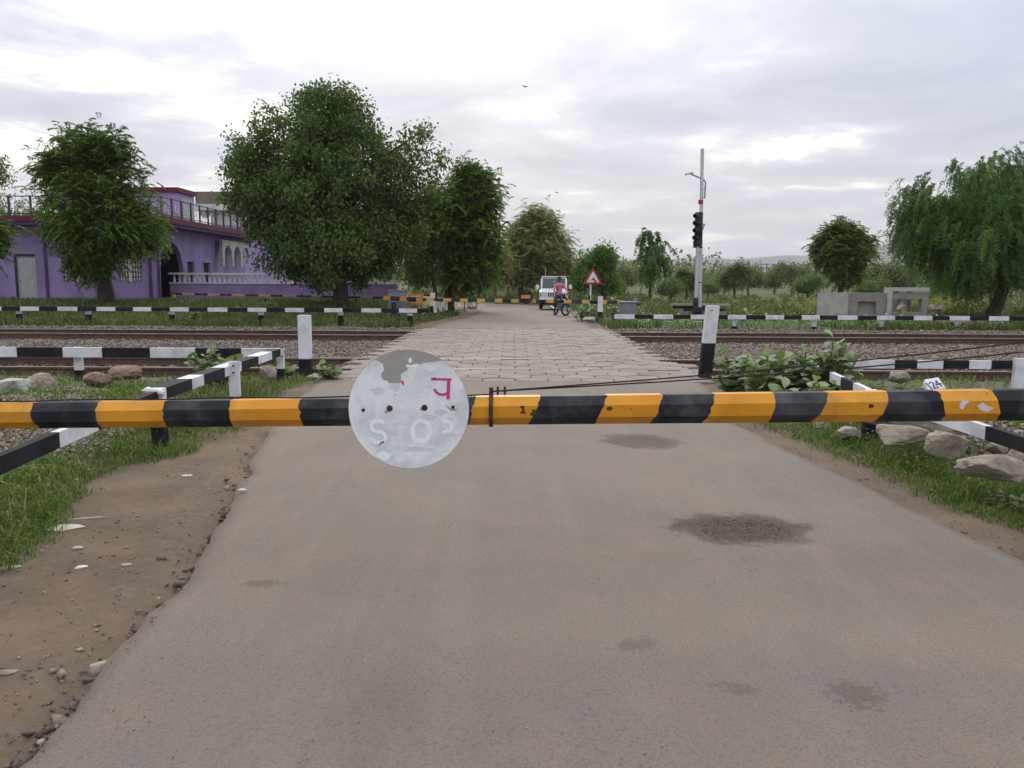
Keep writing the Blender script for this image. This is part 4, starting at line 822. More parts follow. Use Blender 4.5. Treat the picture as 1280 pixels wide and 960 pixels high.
# ---------------------------------------------------------------- large-leaved plants (milkweed)
LV = []
for s_ in range(3):
    mb = MB(); prof = [(0, 0), (.30, .30), (.62, .40), (.86, .26), (1.0, 0)]; vs = []; fs = []
    for i, (u, h_) in enumerate(prof):
        z = .14 * math.sin(u * 2.6) - (.10 + .12 * s_) * u * u
        vs += [(u, -h_, z + .12 * h_), (u, 0, z - .02), (u, h_, z + .12 * h_)]
    for i in range(4): fs += [(3 * i, 3 * i + 3, 3 * i + 4, 3 * i + 1), (3 * i + 1, 3 * i + 4, 3 * i + 5, 3 * i + 2)]
    me = bpy.data.meshes.new('leaf'); me.from_pydata(vs, [], fs); me.materials.append(M['leaf_calo']); a = me.attributes.new('tint', 'FLOAT', 'FACE'); a.data.foreach_set('value', [(.12, .42, .78)[s_]] * len(fs)); me.polygons.foreach_set('use_smooth', [True] * len(fs)); LV.append(me)
def milkweed(label, x, y, d_, h_, spread, nst, size, seed, group, nl=8):
    g = random.Random(seed); p = P(x, y, d_); z = hg(p.x, d_); o = thing('milkweed_plant', label, 'plant', (p.x, d_, z), group=group)
    for s_ in range(nst):
        a_ = g.uniform(0, 6.28); rr_ = spread * math.sqrt(g.random()); hh = h_ * g.uniform(.55, 1.0) * (1 - .35 * rr_ / max(spread, .01)); tipp = Vector((rr_ * math.cos(a_), rr_ * .7 * math.sin(a_), hh))
        pts = [Vector((tipp.x * .25, tipp.y * .25, -.05)), Vector((tipp.x * .55, tipp.y * .55, hh * .5)), tipp]; mb = MB(); mb.tube(pts, [.014, .011, .006], 5); mb.build('stem', 'bark_pale', o)
        for k in range(nl):
            u = .25 + .75 * (k / (nl - 1)); q = pts[0].lerp(pts[1], u * 2) if u < .5 else pts[1].lerp(pts[2], u * 2 - 1)
            l_ = link('leaf', LV[min(2, int(g.random() * 3.2))], o); l_.location = q; sz = size * g.uniform(.75, 1.2) * (1.0 if u < .85 else .75)
            l_.scale = (sz, sz * g.uniform(.85, 1.15), sz); l_.rotation_euler = (g.gauss(0, .35), -g.uniform(.05, .75) - (.5 if u > .9 else 0), k * 1.57 + s_ * .7 + g.gauss(0, .3))
    return o
gp = 'milkweed plants along the near fences'
for i, (lb, x, d_, h_, sp_, ns_, sz) in enumerate([('large-leaved milkweed next to the tilted marker post', 918, 10.4, .72, .36, 14, .19), ('large-leaved milkweed second from the tilted marker post', 955, 9.9, .80, .38, 16, .19), ('tall large-leaved milkweed in the middle of the clump behind the boom', 996, 9.9, .86, .40, 17, .19),
        ('tallest large-leaved milkweed at the fence beam end behind the boom', 1034, 9.7, .96, .36, 17, .19), ('low pale milkweed sprawling between fence beam and boom', 1005, 9.0, .45, .40, 10, .18), ('milkweed bush hiding the slanted fence beam next to the tallest plant', 1062, 8.7, .50, .28, 12, .16), ('small milkweed beside the number stone', 1130, 9.6, .30, .2, 3, .14)]): milkweed(lb, x, 480, d_, h_, sp_, ns_, sz, 50 + i, gp)
milkweed('dense milkweed growing through the bend of the low fence by the brown rocks', 272, 470, 11.4, .60, .42, 12, .17, 61, gp); milkweed('single milkweed sprig at the corner of the low fence', 351, 450, 12.0, .62, .08, 1, .12, 62, gp, 6)
milkweed('milkweed at the foot of the upright marker post', 414, 470, 12.1, .34, .26, 7, .16, 63, gp); milkweed('milkweed behind the grass between marker post and fence corner', 352, 470, 12.2, .30, .24, 6, .15, 64, gp)
milkweed('small leafy weed in the grass below the striped fence end', 1252, 590, 5.3, .16, .10, 2, .07, 65, gp); milkweed('single cactus-like weed at the slab end', 1276, 585, 5.2, .18, .05, 1, .09, 66, gp, 5)
gp2 = 'leafy bushes across the tracks'
for i, (x, d_, h_, sp_, lb) in enumerate([(728, 31.5, .9, .55, 'leafy milkweed bush nearest the motorbike'), (742, 31, .8, .5, 'leafy milkweed bush against the white topped post below the warning sign'), (768, 32, .95, .5, 'leafy milkweed bush between white topped post and grey box'), (803, 31.2, .75, .5, 'leafy milkweed bush just past the grey box'),
        (935, 28.5, .6, .7, 'sprawling milkweed between signal post and concrete trough'), (1070, 27.2, .55, .6, 'sprawling milkweed behind the rail fence below the trough'), (1125, 27.0, .6, .7, 'leafy milkweed behind the rail fence at the trough end'), (1160, 27.3, .55, .6, 'leafy milkweed behind the rail fence past the trough'),
        (530, 32.0, .6, .45, 'leafy bush beside the far marker post under the tree'), (815, 27.5, .4, .5, 'low leafy plant by the small orange bollard'), (242, 28, .5, .3, 'small leafy weed behind the rail fence under the purple house')]): milkweed(lb, x, 395, d_, h_, sp_, 7, .19, 80 + i, gp2, 8)

# ---------------------------------------------------------------- purple house
HX0, HX1, HY0, HY1, HZ0, HZ1 = -36.0, -18.55, 42.0, 56.0, .45, 4.15
house = thing('purple_house', 'purple single-storey house with maroon roof edge, rooftop railing and small roof room', 'house', (HX1, HY0, 0))
def hp(name, mb, mats, parent=None, **k): return mb.build(name, mats, parent or house, world=(parent is None), **k)
loc = lambda mb, name, mats, par: mb.build(name, mats, par)   # sub-part: coordinates shifted by hand
def sub(name, mb, mats, par):
    o = mb.build(name, mats, None); 
    for v_ in o.data.vertices: v_.co -= house.location
    o.parent = par; return o
# front wall with door and window openings, side wall with arch and two windows
def wall_y(y, x0, x1, z0, z1, holes, th=.25):
    xs_ = sorted({x0, x1, *[h for q in holes for h in q[:2]]}); mb = MB()
    for a_, b_ in zip(xs_[:-1], xs_[1:]):
        hs = sorted([(q[2], q[3]) for q in holes if q[0] <= a_ + 1e-6 and q[1] >= b_ - 1e-6]); z = z0
        for h0, h1 in hs:
            if h0 > z: mb.lohi((a_, y, z), (b_, y + th, h0))
            z = h1
        if z < z1: mb.lohi((a_, y, z), (b_, y + th, z1))
    return mb
def pxX(px, d_): return P(px, 350, d_).x
def pzZ(px, py, d_): return P(px, py, d_).z
door = (pxX(22, 42), pxX(45.5, 42), HZ0 + .05, pzZ(30, 320, 42)); win = (pxX(148, 42), pxX(177.5, 42), pzZ(160, 352, 42), pzZ(160, 322.5, 42)); win2 = (pxX(78, 42), pxX(115, 42), pzZ(100, 352, 42), pzZ(100, 322.5, 42))
hp('wall', wall_y(HY0, HX0, HX1, 0, HZ1, [(door[0], door[1], 0, door[3]), win, win2]), 'purple')
mb = MB(); segs = [(42.25, 42.55), (45.5, 46.1), (47.1, 48.5), (49.6, 56)]
for a_, b_ in segs: mb.lohi((HX1 - .25, a_, 0), (HX1, b_, HZ1))
for a_, b_, z0_, z1_ in ((46.1, 47.1, 1.1, 2.45), (48.5, 49.6, 1.1, 2.45)): mb.lohi((HX1 - .25, a_, 0), (HX1, b_, z0_)); mb.lohi((HX1 - .25, a_, z1_), (HX1, b_, HZ1))
# arch head as a polygon strip
yc_, rw = 44.025, 1.475; az = 1.98
for i in range(12):
    t0, t1 = math.pi * i / 12, math.pi * (i + 1) / 12; ya0, yb0 = yc_ - rw * math.cos(t0), yc_ - rw * math.cos(t1)
    mb.extrude([(ya0, az + rw * math.sin(t0)), (yb0, az + rw * math.sin(t1)), (yb0, HZ1), (ya0, HZ1)], 'x', HX1 - .25, HX1)
hp('side_wall', mb, 'purple')
mb = MB(); mb.lohi((HX1 - 1.6, 42.3, 0), (HX1 - 1.5, 45.8, HZ1)); hp('porch_wall', mb, 'arch_red')
for (a_, b_) in ((46.1, 47.1), (48.5, 49.6)): mb = MB(); mb.lohi((HX1 - .2, a_, 1.1), (HX1 - .16, b_, 2.45)); hp('window', mb, 'dark_opening')
mb = MB(); mb.lohi((HX0, HY1 - .25, 0), (HX1 - .25, HY1, HZ1)); mb.lohi((HX0, HY0 + .25, 0), (HX0 + .25, HY1 - .25, HZ1)); hp('back_wall', mb, 'purple')
mb = MB(); mb.lohi((door[0] - .1, HY0 - .03, .3), (door[0], HY0 + .2, door[3] + .1)); mb.lohi((door[0], HY0 - .03, door[3]), (door[1] + .02, HY0 + .2, door[3] + .1)); hp('door_frame', mb, 'dark_opening')
mb = MB(); mb.lohi((door[0], HY0 + .06, .3), (door[1], HY0 + .12, door[3])); dd_ = hp('door', mb, 'door_grey')
for z0_, z1_ in ((.62, 1.25), (1.4, 2.4)): mb = MB(); mb.lohi((door[0] + .16, HY0 + .045, z0_), (door[1] - .16, HY0 + .06, z1_)); sub('panel', mb, 'door_grey', dd_)
mb = MB(); mb.ball((door[0] + .1, HY0 + .03, 1.35), .035); sub('handle', mb, 'steel', dd_)
for wn in (win, win2):
    mb = MB(); mb.lohi((wn[0], HY0 + .16, wn[2]), (wn[1], HY0 + .18, wn[3])); wd = hp('window', mb, 'dark_opening')
    mb = MB(); n_ = 9
    for i in range(n_ + 1): x = wn[0] + (wn[1] - wn[0]) * i / n_; mb.lohi((x - .018, HY0 + .06, wn[2]), (x + .018, HY0 + .08, wn[3]))
    for i in range(5):
        z = wn[2] + (wn[3] - wn[2]) * (i + .5) / 5
        for j in range(n_): x = wn[0] + (wn[1] - wn[0]) * (j + .5) / n_; mb.torus((x, HY0 + .055, z), (1, 0, 0), (0, 0, 1), .05, .012, 8, 4)
    mb.lohi(((wn[0] + wn[1]) / 2 - .05, HY0 + .05, wn[2]), ((wn[0] + wn[1]) / 2 + .05, HY0 + .09, wn[3])); sub('grille', mb, 'wall_white', wd)
for px in (59, 188, 199): X = pxX(px, 42); mb = MB(); mb.lohi((X - .07, HY0 - .06, .2), (X + .07, HY0 - .003, HZ1 - .003)); hp('drain_pipe' if px == 188 else 'pilaster', mb, 'purple_dark')
mb = MB(); mb.lohi((HX0 - .6, HY0 - .9, HZ1), (HX1 + .9, HY1 + .3, HZ1 + .16), 0); mb.lohi((HX0 - .65, HY0 - .95, HZ1 + .16), (HX1 + .95, HY1 + .35, HZ1 + .46), 1); roof = hp('roof', mb, ['purple_dark', 'maroon'])
# railing on the roof edge: posts, hoops, rails
rz0, rz1 = HZ1 + .46, HZ1 + 1.42
mb = MB()
for (a_, b_) in (((HX0, HY0 - .8), (HX1 + .8, HY0 - .8)), ((HX1 + .8, HY0 - .8), (HX1 + .8, HY1))):
    for z in (rz0 + .1, rz1): mb.tube([(a_[0], a_[1], z), (b_[0], b_[1], z)], .028, 5)
sub('railing_rails', mb, 'iron', roof)
rp1 = MB(); rp1.lohi((-.04, -.04, 0), (.04, .04, rz1 - rz0 + .04)); hoop = MB()
hoop.torus((0, 0, .5), (1, 0, 0), (0, 0, 1), .17, .018, 14, 5); hoop.tube([(-.2, 0, .1), (-.2, 0, .95)], .014, 4); hoop.tube([(.2, 0, .1), (.2, 0, .95)], .014, 4)
mp = mh = None
def rail_item(x, y, along_y, kind):
    global mp, mh
    if kind == 0:
        if mp is None: o = rp1.build('railing_post', 'iron', roof); mp = o.data
        else: o = link('railing_post', mp, roof)
    else:
        if mh is None: o = hoop.build('railing_panel', 'wall_white', roof); mh = o.data
        else: o = link('railing_panel', mh, roof)
    o.location = Vector((x, y, rz0)) - house.location; o.rotation_euler = (0, 0, math.pi / 2 if along_y else 0)
x = HX1 + .8
while x > HX0: rail_item(x, HY0 - .8, False, 0); rail_item(x - .55, HY0 - .8, False, 1); x -= 1.1
y = HY0 - .8 + 1.25
while y < HY1: rail_item(HX1 + .8, y, True, 0); rail_item(HX1 + .8, y - .62, True, 1); y += 1.25
# roof room
rx0, rx1, ry0, ry1, rzt = -26.5, -19.6, 47.7, 50.2, pzZ(215, 240, 47.7)
mb = MB(); mb.lohi((rx0, ry0, HZ1 + .46), (rx1, ry1, rzt)); room = hp('roof_room', mb, 'lilac')
mb = MB(); mb.lohi((rx0 - .15, ry0 - .15, rzt), (rx1 + .15, ry1 + .15, rzt + .26)); sub('cornice', mb, 'maroon', room)
mb = MB(); mb.lohi((rx1, ry0 + .35, HZ1 + .7), (rx1 + .04, ry1 - .4, rzt - .25)); sub('door', mb, 'door_grey', room)
for xx_ in (-22.6, -22.2): mb = MB(); mb.tube([(xx_, 48.2, rzt + .25), (xx_, 48.2, rzt + .42)], .11, 8); sub('vent', mb, 'maroon', room)
# cream arches of the porch at the back of the side
mb = MB()
for k in range(3):
    y0_ = 50.6 + k * 1.7
    mb.lohi((HX1 + .3, y0_ - .18, 2.3), (HX1 + .5, y0_ + .18, 3.9))
    for i in range(8):
        t0, t1 = math.pi * i / 8, math.pi * (i + 1) / 8; c0, rr2 = y0_ + .85, .67
        mb.extrude([(c0 - rr2 * math.cos(t0), 2.9 + rr2 * math.sin(t0)), (c0 - rr2 * math.cos(t1), 2.9 + rr2 * math.sin(t1)), (c0 - rr2 * math.cos(t1), 3.9), (c0 - rr2 * math.cos(t0), 3.9)], 'x', HX1 + .3, HX1 + .5)
hp('porch_arches', mb, 'concrete_pale')
# terrace wall with balusters in front of the side
tw = thing('terrace_wall', 'low purple wall topped by a row of white balusters beside the purple house', 'wall', (-17.7, 43.4, 0))
mb = MB(); mb.lohi((-18.4, 43.3, 0), (-6.2, 43.55, 1.22)); mb.build('wall', 'purple', tw, world=True)
mb = MB(); mb.lohi((-18.45, 43.26, 1.70), (-6.2, 43.60, 1.80)); mb.lohi((-18.45, 43.26, 1.22), (-6.2, 43.60, 1.28)); mb.build('handrail', 'wall_white', tw, world=True)
bl = MB(); bl.tube([(0, 0, 0), (0, 0, .08), (0, 0, .16), (0, 0, .26), (0, 0, .36), (0, 0, .42)], [.05, .06, .075, .045, .04, .05], 8); bme = None; x = -18.2
while x < -6.3:
    if bme is None: o = bl.build('baluster', 'wall_white', tw); bme = o.data
    else: o = link('baluster', bme, tw)
    o.location = (x + 17.7, .03, 1.28); x += .27
# white two-storey house behind
W0 = P(250, 300, 70); wh = thing('white_house', 'pale two-storey house with brown flat roof behind the purple house', 'house', (W0.x, 70, 0))
WX1 = -19.0; zt_ = pzZ(280, 264, 70); mb = MB(); mb.lohi((W0.x + 1.0, 70, 0), (WX1, 80, zt_)); mb.build('wall', 'wall_white', wh, world=True)
mb = MB(); mb.lohi((W0.x + .95, 69.95, 0), (WX1 - .5, 69.99, pzZ(280, 281, 70))); mb.build('wall_base', 'lilac', wh, world=True)
mb = MB(); mb.lohi((W0.x, 68.9, zt_), (WX1 + .8, 81, zt_ + .5), 1); mb.lohi((W0.x + .1, 69.1, zt_ + .5), (WX1 + .7, 80.8, pzZ(280, 241, 70)), 0); mb.build('roof', ['roof_brown', 'wall_white'], wh, world=True)
for (x0_, x1_) in ((W0.x + 3.2, W0.x + 4.4), (W0.x + 5.6, W0.x + 6.8)): mb = MB(); mb.lohi((x0_, 69.9, 4.2), (x1_, 69.94, 5.6)); mb.build('window', 'dark_opening', wh, world=True)
dish = thing('satellite_dish', 'grey satellite dish on the corner of the pale house', 'dish', P(257, 262, 69.4)); mb = MB(); vs = [(0, .12, 0)]; n = 14
for i in range(n): a_ = 2 * math.pi * i / n; vs.append((.55 * math.cos(a_), -.08, .75 * math.sin(a_)))
mb.add(vs, [(0, i + 1, (i + 1) % n + 1) for i in range(n)]); mb.add([(v_[0], v_[1] + .03, v_[2]) for v_ in vs], [(0, (i + 1) % n + 1, i + 1) for i in range(n)]); mb.build('reflector', 'steel', dish); mb = MB(); mb.tube([(0, .12, 0), (.3, .6, -.4)], .05, 6); mb.build('arm', 'steel', dish)
# roadside gateway with red panel
gw_p = P(578, 370, 49); gz = hg(gw_p.x, 49); gw = thing('roadside_gate', 'weathered gateway with a red panel beside the far road', 'gate', (gw_p.x, 49, gz))
for x in (.35, .85): mb = MB(); mb.lohi((x - .07, -.1, -.2), (x + .07, .1, 1.75)); mb.build('pillar', 'concrete_pale', gw)
mb = MB(); mb.lohi((.2, -.11, 1.75), (1.0, .11, 1.9)); mb.build('lintel', 'concrete_pale', gw)
mb = MB(); mb.lohi((-.55, -.05, -.2), (-.49, .0, 1.8)); mb.lohi((.1, -.05, -.2), (.16, .0, 1.8)); mb.build('frame', 'bark', gw); mb = MB(); mb.lohi((-.49, -.04, .8), (.1, -.01, 1.7)); mb.build('panel', 'poster', gw)

# ---------------------------------------------------------------- signal, pole, sign, trough
sg = P(869, 398, 30.4); sg.z = hg(sg.x, 30.4)
sig = thing('railway_signal', 'railway signal with black lamp head on a grey post', 'signal', sg, 0)
zS = lambda py: P(869, py, 30.4).z - sg.z
mb = MB(); mb.tube([(0, 0, .5), (0, 0, zS(300))], .064, 12); mb.build('post', 'galv', sig); mb = MB(); mb.tube([(0, 0, -.1), (0, 0, .95)], .10, 12); mb.build('post_base', 'black', sig)
mb = MB(); mb.lohi((-.13, -.14, zS(308)), (.13, .08, zS(265.5))); hd = mb.build('lamp_head', 'black', sig, bevel=.02)
for py in (270, 279, 288, 297): mb = MB(); mb.tube([(-.05, -.13, zS(py)), (-.22, -.34, zS(py) - .02)], .085, 10, cap=False); mb.tube([(-.05, -.132, zS(py)), (-.055, -.145, zS(py))], .075, 10); mb.build('lamp_hood', 'black', hd)
mb = MB(); mb.tube([(-.16, -.05, zS(301)), (-.16, -.05, zS(309)), (.2, .1, zS(309))], .03, 6); mb.build('bracket', 'black', sig); mb = MB(); mb.tube([(-.14, 0, zS(353)), (.2, 0, zS(353))], .02, 6); mb.build('tie_bar', 'black', sig)
mb = MB(); mb.lohi((-.3, -.3, -.15), (.3, .3, .12)); mb.build('footing', 'concrete_pale', sig)
lp = P(874.5, 398, 30.9); lp.z = hg(lp.x, 30.9); pole = thing('signal_pole', 'tall slim grey pole with bent street lamp arm beside the signal head', 'pole', lp)
zL = lambda py: P(876, py, 30.9).z - lp.z; tx = P(877.8, 190, 30.9).x - lp.x
mb = MB(); mb.tube([(0, 0, -.2), (0, 0, .6)], .10, 12); mb.build('pole_base', 'black', pole)
mb = MB(); mb.tube([(tx * .1, 0, .6), (tx, 0, zL(186))], [.072, .064], 12); mb.build('shaft', 'galv', pole)
ax = lambda px: P(px, 230, 30.9).x - lp.x
mb = MB(); mb.tube([(ax(881.5), 0, zL(248)), (ax(881.7), 0, zL(228)), (ax(880), 0, zL(225)), (ax(876), 0, zL(223)), (ax(863), 0, zL(217.5))], .028, 6); mb.tube([(ax(877.5), 0, zL(247)), (ax(881.5), 0, zL(247))], .02, 5); mb.tube([(ax(877.5), 0, zL(236)), (ax(881.5), 0, zL(236))], .02, 5); arm = mb.build('lamp_arm', 'steel', pole)
mb = MB(); mb.box((ax(863) - .06, 0, zL(217.2)), (.3, .12, .06), rot=Matrix.Rotation(-.25, 3, 'Y')); mb.build('lamp', 'galv', arm)
mb = MB(); mb.tube([(ax(876.7), 0, zL(255)), (ax(876.7), 0, zL(250))], .092, 12); mb.build('red_band', 'red', pole)
mb = MB(); mb.tube([(ax(877), 0, zL(281)), (ax(882.5), 0, zL(280))], .02, 5); mb.tube([(ax(882.5), 0, zL(280)), (ax(877.5), 0, zL(296))], .02, 5); mb.build('bracket', 'iron', pole)
sb = P(875, 385, 31.6); sb.z = hg(sb.x, 31.6); sbn = thing('sleeper_bench', 'dark rail lengths stacked on pale slabs behind the signal posts', 'stack', sb)
for x in (-.7, .8): mb = MB(); mb.lohi((x - .2, -.2, -.1), (x + .2, .3, .42)); mb.build('slab_support', 'concrete', sbn)
for i, (x0_, x1_, z) in enumerate(((-.65, .95, .42), (-1.05, .6, .52))): mb = MB(); mb.lohi((x0_, -.15 + .2 * i, z), (x1_, .0 + .2 * i, z + .1)); mb.build('rail_length', 'rust' if i else 'black', sbn)
mb = MB(); mb.lohi((-1.1, -.2, .625), (1.15, .3, .70)); mb.build('slab_top', 'concrete', sbn)
pf = thing('concrete_slab', 'low pale concrete slab at the foot of the signal posts', 'slab', (P(850, 400, 28.6).x, 28.6, 0)); mb = MB(); mb.lohi((-1.0, -.25, -.2), (1.0, .25, .06)); mb.build('slab', 'concrete_pale', pf)
bo = P(833, 399, 28); bo.z = hg(bo.x, 28); bol = thing('orange_bollard', 'small orange and red pipe bollard left of the signal posts behind the rail fence', 'bollard', bo)
mb = MB(); mb.tube([(0, 0, -.1), (0, 0, .28)], .06, 10); mb.build('base', 'red', bol); mb = MB(); mb.tube([(0, 0, .28), (0, 0, .42), (0, 0, .46)], [.06, .05, .02], 10); mb.build('cap', 'orange', bol)
bol.location.x = P(848, 399, 28).x
# concrete trough
ct = P(1100, 390, 31.5); cz = hg(ct.x, 31.5); tr_ = thing('concrete_trough', 'ruined grey concrete trough with openings beyond the rail fence', 'trough', (ct.x, 31.5, cz))
X = lambda px: P(px, 380, 31.5).x - ct.x; Zq = lambda py: P(1100, py, 31.5).z - cz
mb = MB(); x0_, x1_, x2_, x3_ = X(1060), X(1108), X(1114), X(1160); zt_ = Zq(366)
mb.lohi((x0_, 0, -.2), (X(1072), .22, zt_)); mb.lohi((X(1072), 0, Zq(377)), (X(1095), .22, zt_)); mb.lohi((X(1072), 0, -.2), (X(1095), .22, Zq(393))); mb.lohi((X(1095), 0, -.2), (x1_, .22, zt_)); mb.build('front_wall', 'concrete', tr_)
mb = MB(); mb.add([(x0_, 0, -.2), (x0_, 0, zt_), (X(1042), 1.7, zt_ * .97), (X(1042), 1.7, -.2), (x0_ - .0, .22, -.2), (x0_, .22, zt_), (X(1042) + .2, 1.8, zt_ * .97), (X(1042) + .2, 1.8, -.2)], [(0, 1, 2, 3), (4, 7, 6, 5), (1, 5, 6, 2), (3, 2, 6, 7)]); mb.build('side_wall', 'concrete_pale', tr_)
mb = MB(); mb.lohi((X(1072), .16, Zq(393)), (X(1095), .20, Zq(377))); mb.build('recess', 'concrete', tr_)
mb = MB(); mb.lohi((x1_, -.06, -.2), (x2_, .3, zt_ + .06)); mb.build('pier', 'concrete_pale', tr_)
mb = MB(); mb.lohi((x3_ - .25, 0, -.2), (x3_, .3, Zq(366))); mb.lohi((x2_, 0, Zq(374)), (x3_ - .25, .3, Zq(366))); mb.lohi((x2_, 0, -.2), (x3_ - .25, .3, Zq(390)))
mb.lohi((X(1126), .05, Zq(390)), (X(1130), .25, Zq(374))); mb.build('opening_wall', 'concrete', tr_)
mb = MB(); mb.lohi((X(1109), -.05, Zq(366) + .065), (X(1160), .35, Zq(366) + .21)); mb.build('lintel', 'concrete_pale', tr_)
mb = MB(); mb.lohi((x0_ + .1, 1.7, -.2), (x3_, 1.9, zt_ * .8)); mb.build('rear_wall', 'concrete', tr_)
for i, (lb, px, dd__) in enumerate((('pale rubble stone against the trough opening', 1128, 31.0), ('grey rubble stone at the broken end of the trough', 1166, 31.4), ('pale rubble stone beyond the broken end of the trough', 1178, 32.0))): rock(lb, px - 7, px + 7, 380, 391, dd__, 'rock', 70 + i, .3, group='rubble by the trough')
rock('low reddish earth heap behind the rail fence near the drooping tree', 1172, 1222, 394, 412, 26.4, 'rock_brown', 77, 0, .5, name='earth_heap', cat='earth heap', group=None)
rock('pale flat stone by the leafy bushes at the far road edge', 728, 746, 396, 402, 30, 'concrete_pale', 78, .5, group='rubble by the trough'); rock('low pale stone at the dirt heap beside the far road', 585, 597, 382, 387, 40, 'rock', 79, .3, group='rubble by the trough')
# warning sign
wsp = P(737, 378, 40); wz = hg(wsp.x, 40); ws = thing('warning_sign', 'red-bordered white triangle sign with bend arrow on a white post', 'sign', (wsp.x, 40, wz))
zW = lambda py: P(738, py, 40).z - wz; mb = MB(); mb.tube([(0, 0, -.1), (.05, 0, zW(352))], .045, 8); mb.build('post', 'white', ws); mb = MB(); mb.tube([(0, -.002, .55), (.02, -.002, .95)], .047, 8); mb.build('post_band', 'fence_black', ws)
def tri(s_, y0_, y1_, m_, nm): c = Vector((.14, 0, zW(348))); h_ = s_; q = [(c.x - h_ * .9, c.z - h_ * .55), (c.x + h_ * .9, c.z - h_ * .55), (c.x, c.z + h_ * 1.0)]; mb = MB(); mb.extrude(q, 'y', y0_, y1_); return mb.build(nm, m_, ws)
tri(.53, -.08, -.05, 'red', 'border'); tri(.36, -.09, -.081, 'white', 'face')
mb = MB(); mb.extrude([(.22, zW(355)), (.29, zW(355)), (.27, zW(350)), (.19, zW(348.2)), (.17, zW(349.6)), (.22, zW(351))], 'y', -.099, -.0905); mb.build('arrow', 'black', ws); mb = MB(); mb.extrude([(.06, zW(349.2)), (.19, zW(346.2)), (.17, zW(350.6))], 'y', -.099, -.0905); mb.build('arrow_head', 'green', ws)

# ---------------------------------------------------------------- white jeep
vp = P(692, 387, 46); vz = float(hroad(46)); van = thing('jeep', 'white boxy jeep facing the crossing on the far road', 'car', (vp.x, 46, vz), R_(-3)); van.scale = (1.0, .95, 1.02)
mb = MB(); mb.extrude([(-.05, .42), (4.0, .42), (4.0, 1.12), (1.15, 1.12), (1.0, 1.16), (.05, 1.06), (-.05, .95)], 'x', -.82, .82); body = mb.build('body', 'van_white', van, bevel=.045, smooth=False)
mb = MB(); mb.extrude([(1.0, 1.13), (4.0, 1.13), (3.95, 1.84), (1.55, 1.84)], 'x', -.76, .76); cab = mb.build('cabin', 'van_white', van, bevel=.05)
mb = MB(); mb.lohi((-.74, 1.45, 1.825), (.74, 3.9, 1.90)); mb.build('roof', 'van_white', van, bevel=.03)
def slope(x0, x1, u0, u1, off): 
    a_, b_ = Vector((0, 1.0, 1.13)), Vector((0, 1.55, 1.84)); nn = Vector((0, -(b_ - a_).z, (b_ - a_).y)).normalized() * off; p, q = a_.lerp(b_, u0) + nn, a_.lerp(b_, u1) + nn
    mb = MB(); bk = -nn.normalized() * .02; c4 = [Vector((x0, p.y, p.z)), Vector((x1, p.y, p.z)), Vector((x1 * .97, q.y, q.z)), Vector((x0 * .97, q.y, q.z))]; mb.add(c4 + [c + bk for c in c4], [(0, 1, 2, 3), (4, 7, 6, 5), (0, 4, 5, 1), (1, 5, 6, 2), (2, 6, 7, 3), (3, 7, 4, 0)]); return mb
ws_ = slope(-.68, .68, .1, .88, .012).build('windscreen', 'glass', van)
for x in (-.3, .25): mb = MB(); mb.tube([(x, 1.03, 1.17), (x + .35, 1.14, 1.36)], .01, 5); mb.build('wiper', 'rubber', van)
mb = MB(); mb.lohi((-.05, 1.28, 1.55), (.05, 1.31, 1.62)); mb.build('sticker', 'white', van)
mb = MB(); mb.lohi((-.78, -.075, .72), (.78, -.055, 1.0)); gril = mb.build('grille', 'van_white', van)
for i in range(7): x = -.30 + i * .10; mb = MB(); mb.lohi((x - .033, -.082, .74), (x + .033, -.076, .98)); mb.build('slot', 'dark_opening', gril)
for s_ in (-1, 1):
    mb = MB(); mb.lohi((s_ * .56 - .14, -.09, .76), (s_ * .56 + .14, -.077, .97)); mb.build('headlight', 'lamp', van, bevel=.01); mb = MB(); mb.lohi((s_ * .755 - .04, -.085, .78), (s_ * .755 + .04, -.077, .95)); mb.build('indicator', 'amber', van)
    mb = MB(); mb.box((s_ * .96, 1.12, 1.28), (.19, .08, .25)); mr = mb.build('mirror', 'van_white', van, bevel=.02); mb = MB(); mb.tube([(s_ * .78, 1.15, 1.2), (s_ * .9, 1.13, 1.22)], .02, 6); mb.build('mirror_arm', 'rubber', mr)
    mb = MB(); mb.tube([(s_ * .58, 1.55, 1.9), (s_ * .58, 1.55, 1.97)], .05, 8); mb.build('roof_lamp', 'rubber', van)
    for y in (.62, 3.2):
        t_ = MB(); t_.torus((s_ * .74, y, .36), (0, 1, 0), (0, 0, 1), .26, .10, 22, 10); wh_ = t_.build('wheel', 'rubber', van, smooth=True); mb = MB(); mb.tube([(s_ * .70, y, .36), (s_ * .80, y, .36)], .2, 14); mb.build('rim', 'steel', wh_)
mb = MB(); mb.lohi((-.86, -.22, .42), (.86, .1, .64)); bp_ = mb.build('bumper', 'van_white', van, bevel=.04); mb = MB(); mb.lohi((-.4, -.228, .45), (.4, -.215, .51)); mb.build('air_slot', 'dark_opening', bp_); mb = MB(); mb.lohi((-.24, -.235, .54), (.24, -.222, .63)); mb.build('number_plate', 'white', bp_)
mb = MB(); mb.tube([(-.5, 1.6, 1.88), (-.5, 1.66, 2.25)], .012, 5); mb.build('aerial', 'galv', van); mb = MB(); mb.lohi((-.7, .3, .28), (.7, 3.6, .42)); mb.build('underbody', 'dark_opening', van)
for s_ in (-1, 1): mb = MB(); mb.lohi((s_ * .758, 1.7, 1.28), (s_ * .768, 3.7, 1.72)); mb.build('side_window', 'glass', van)

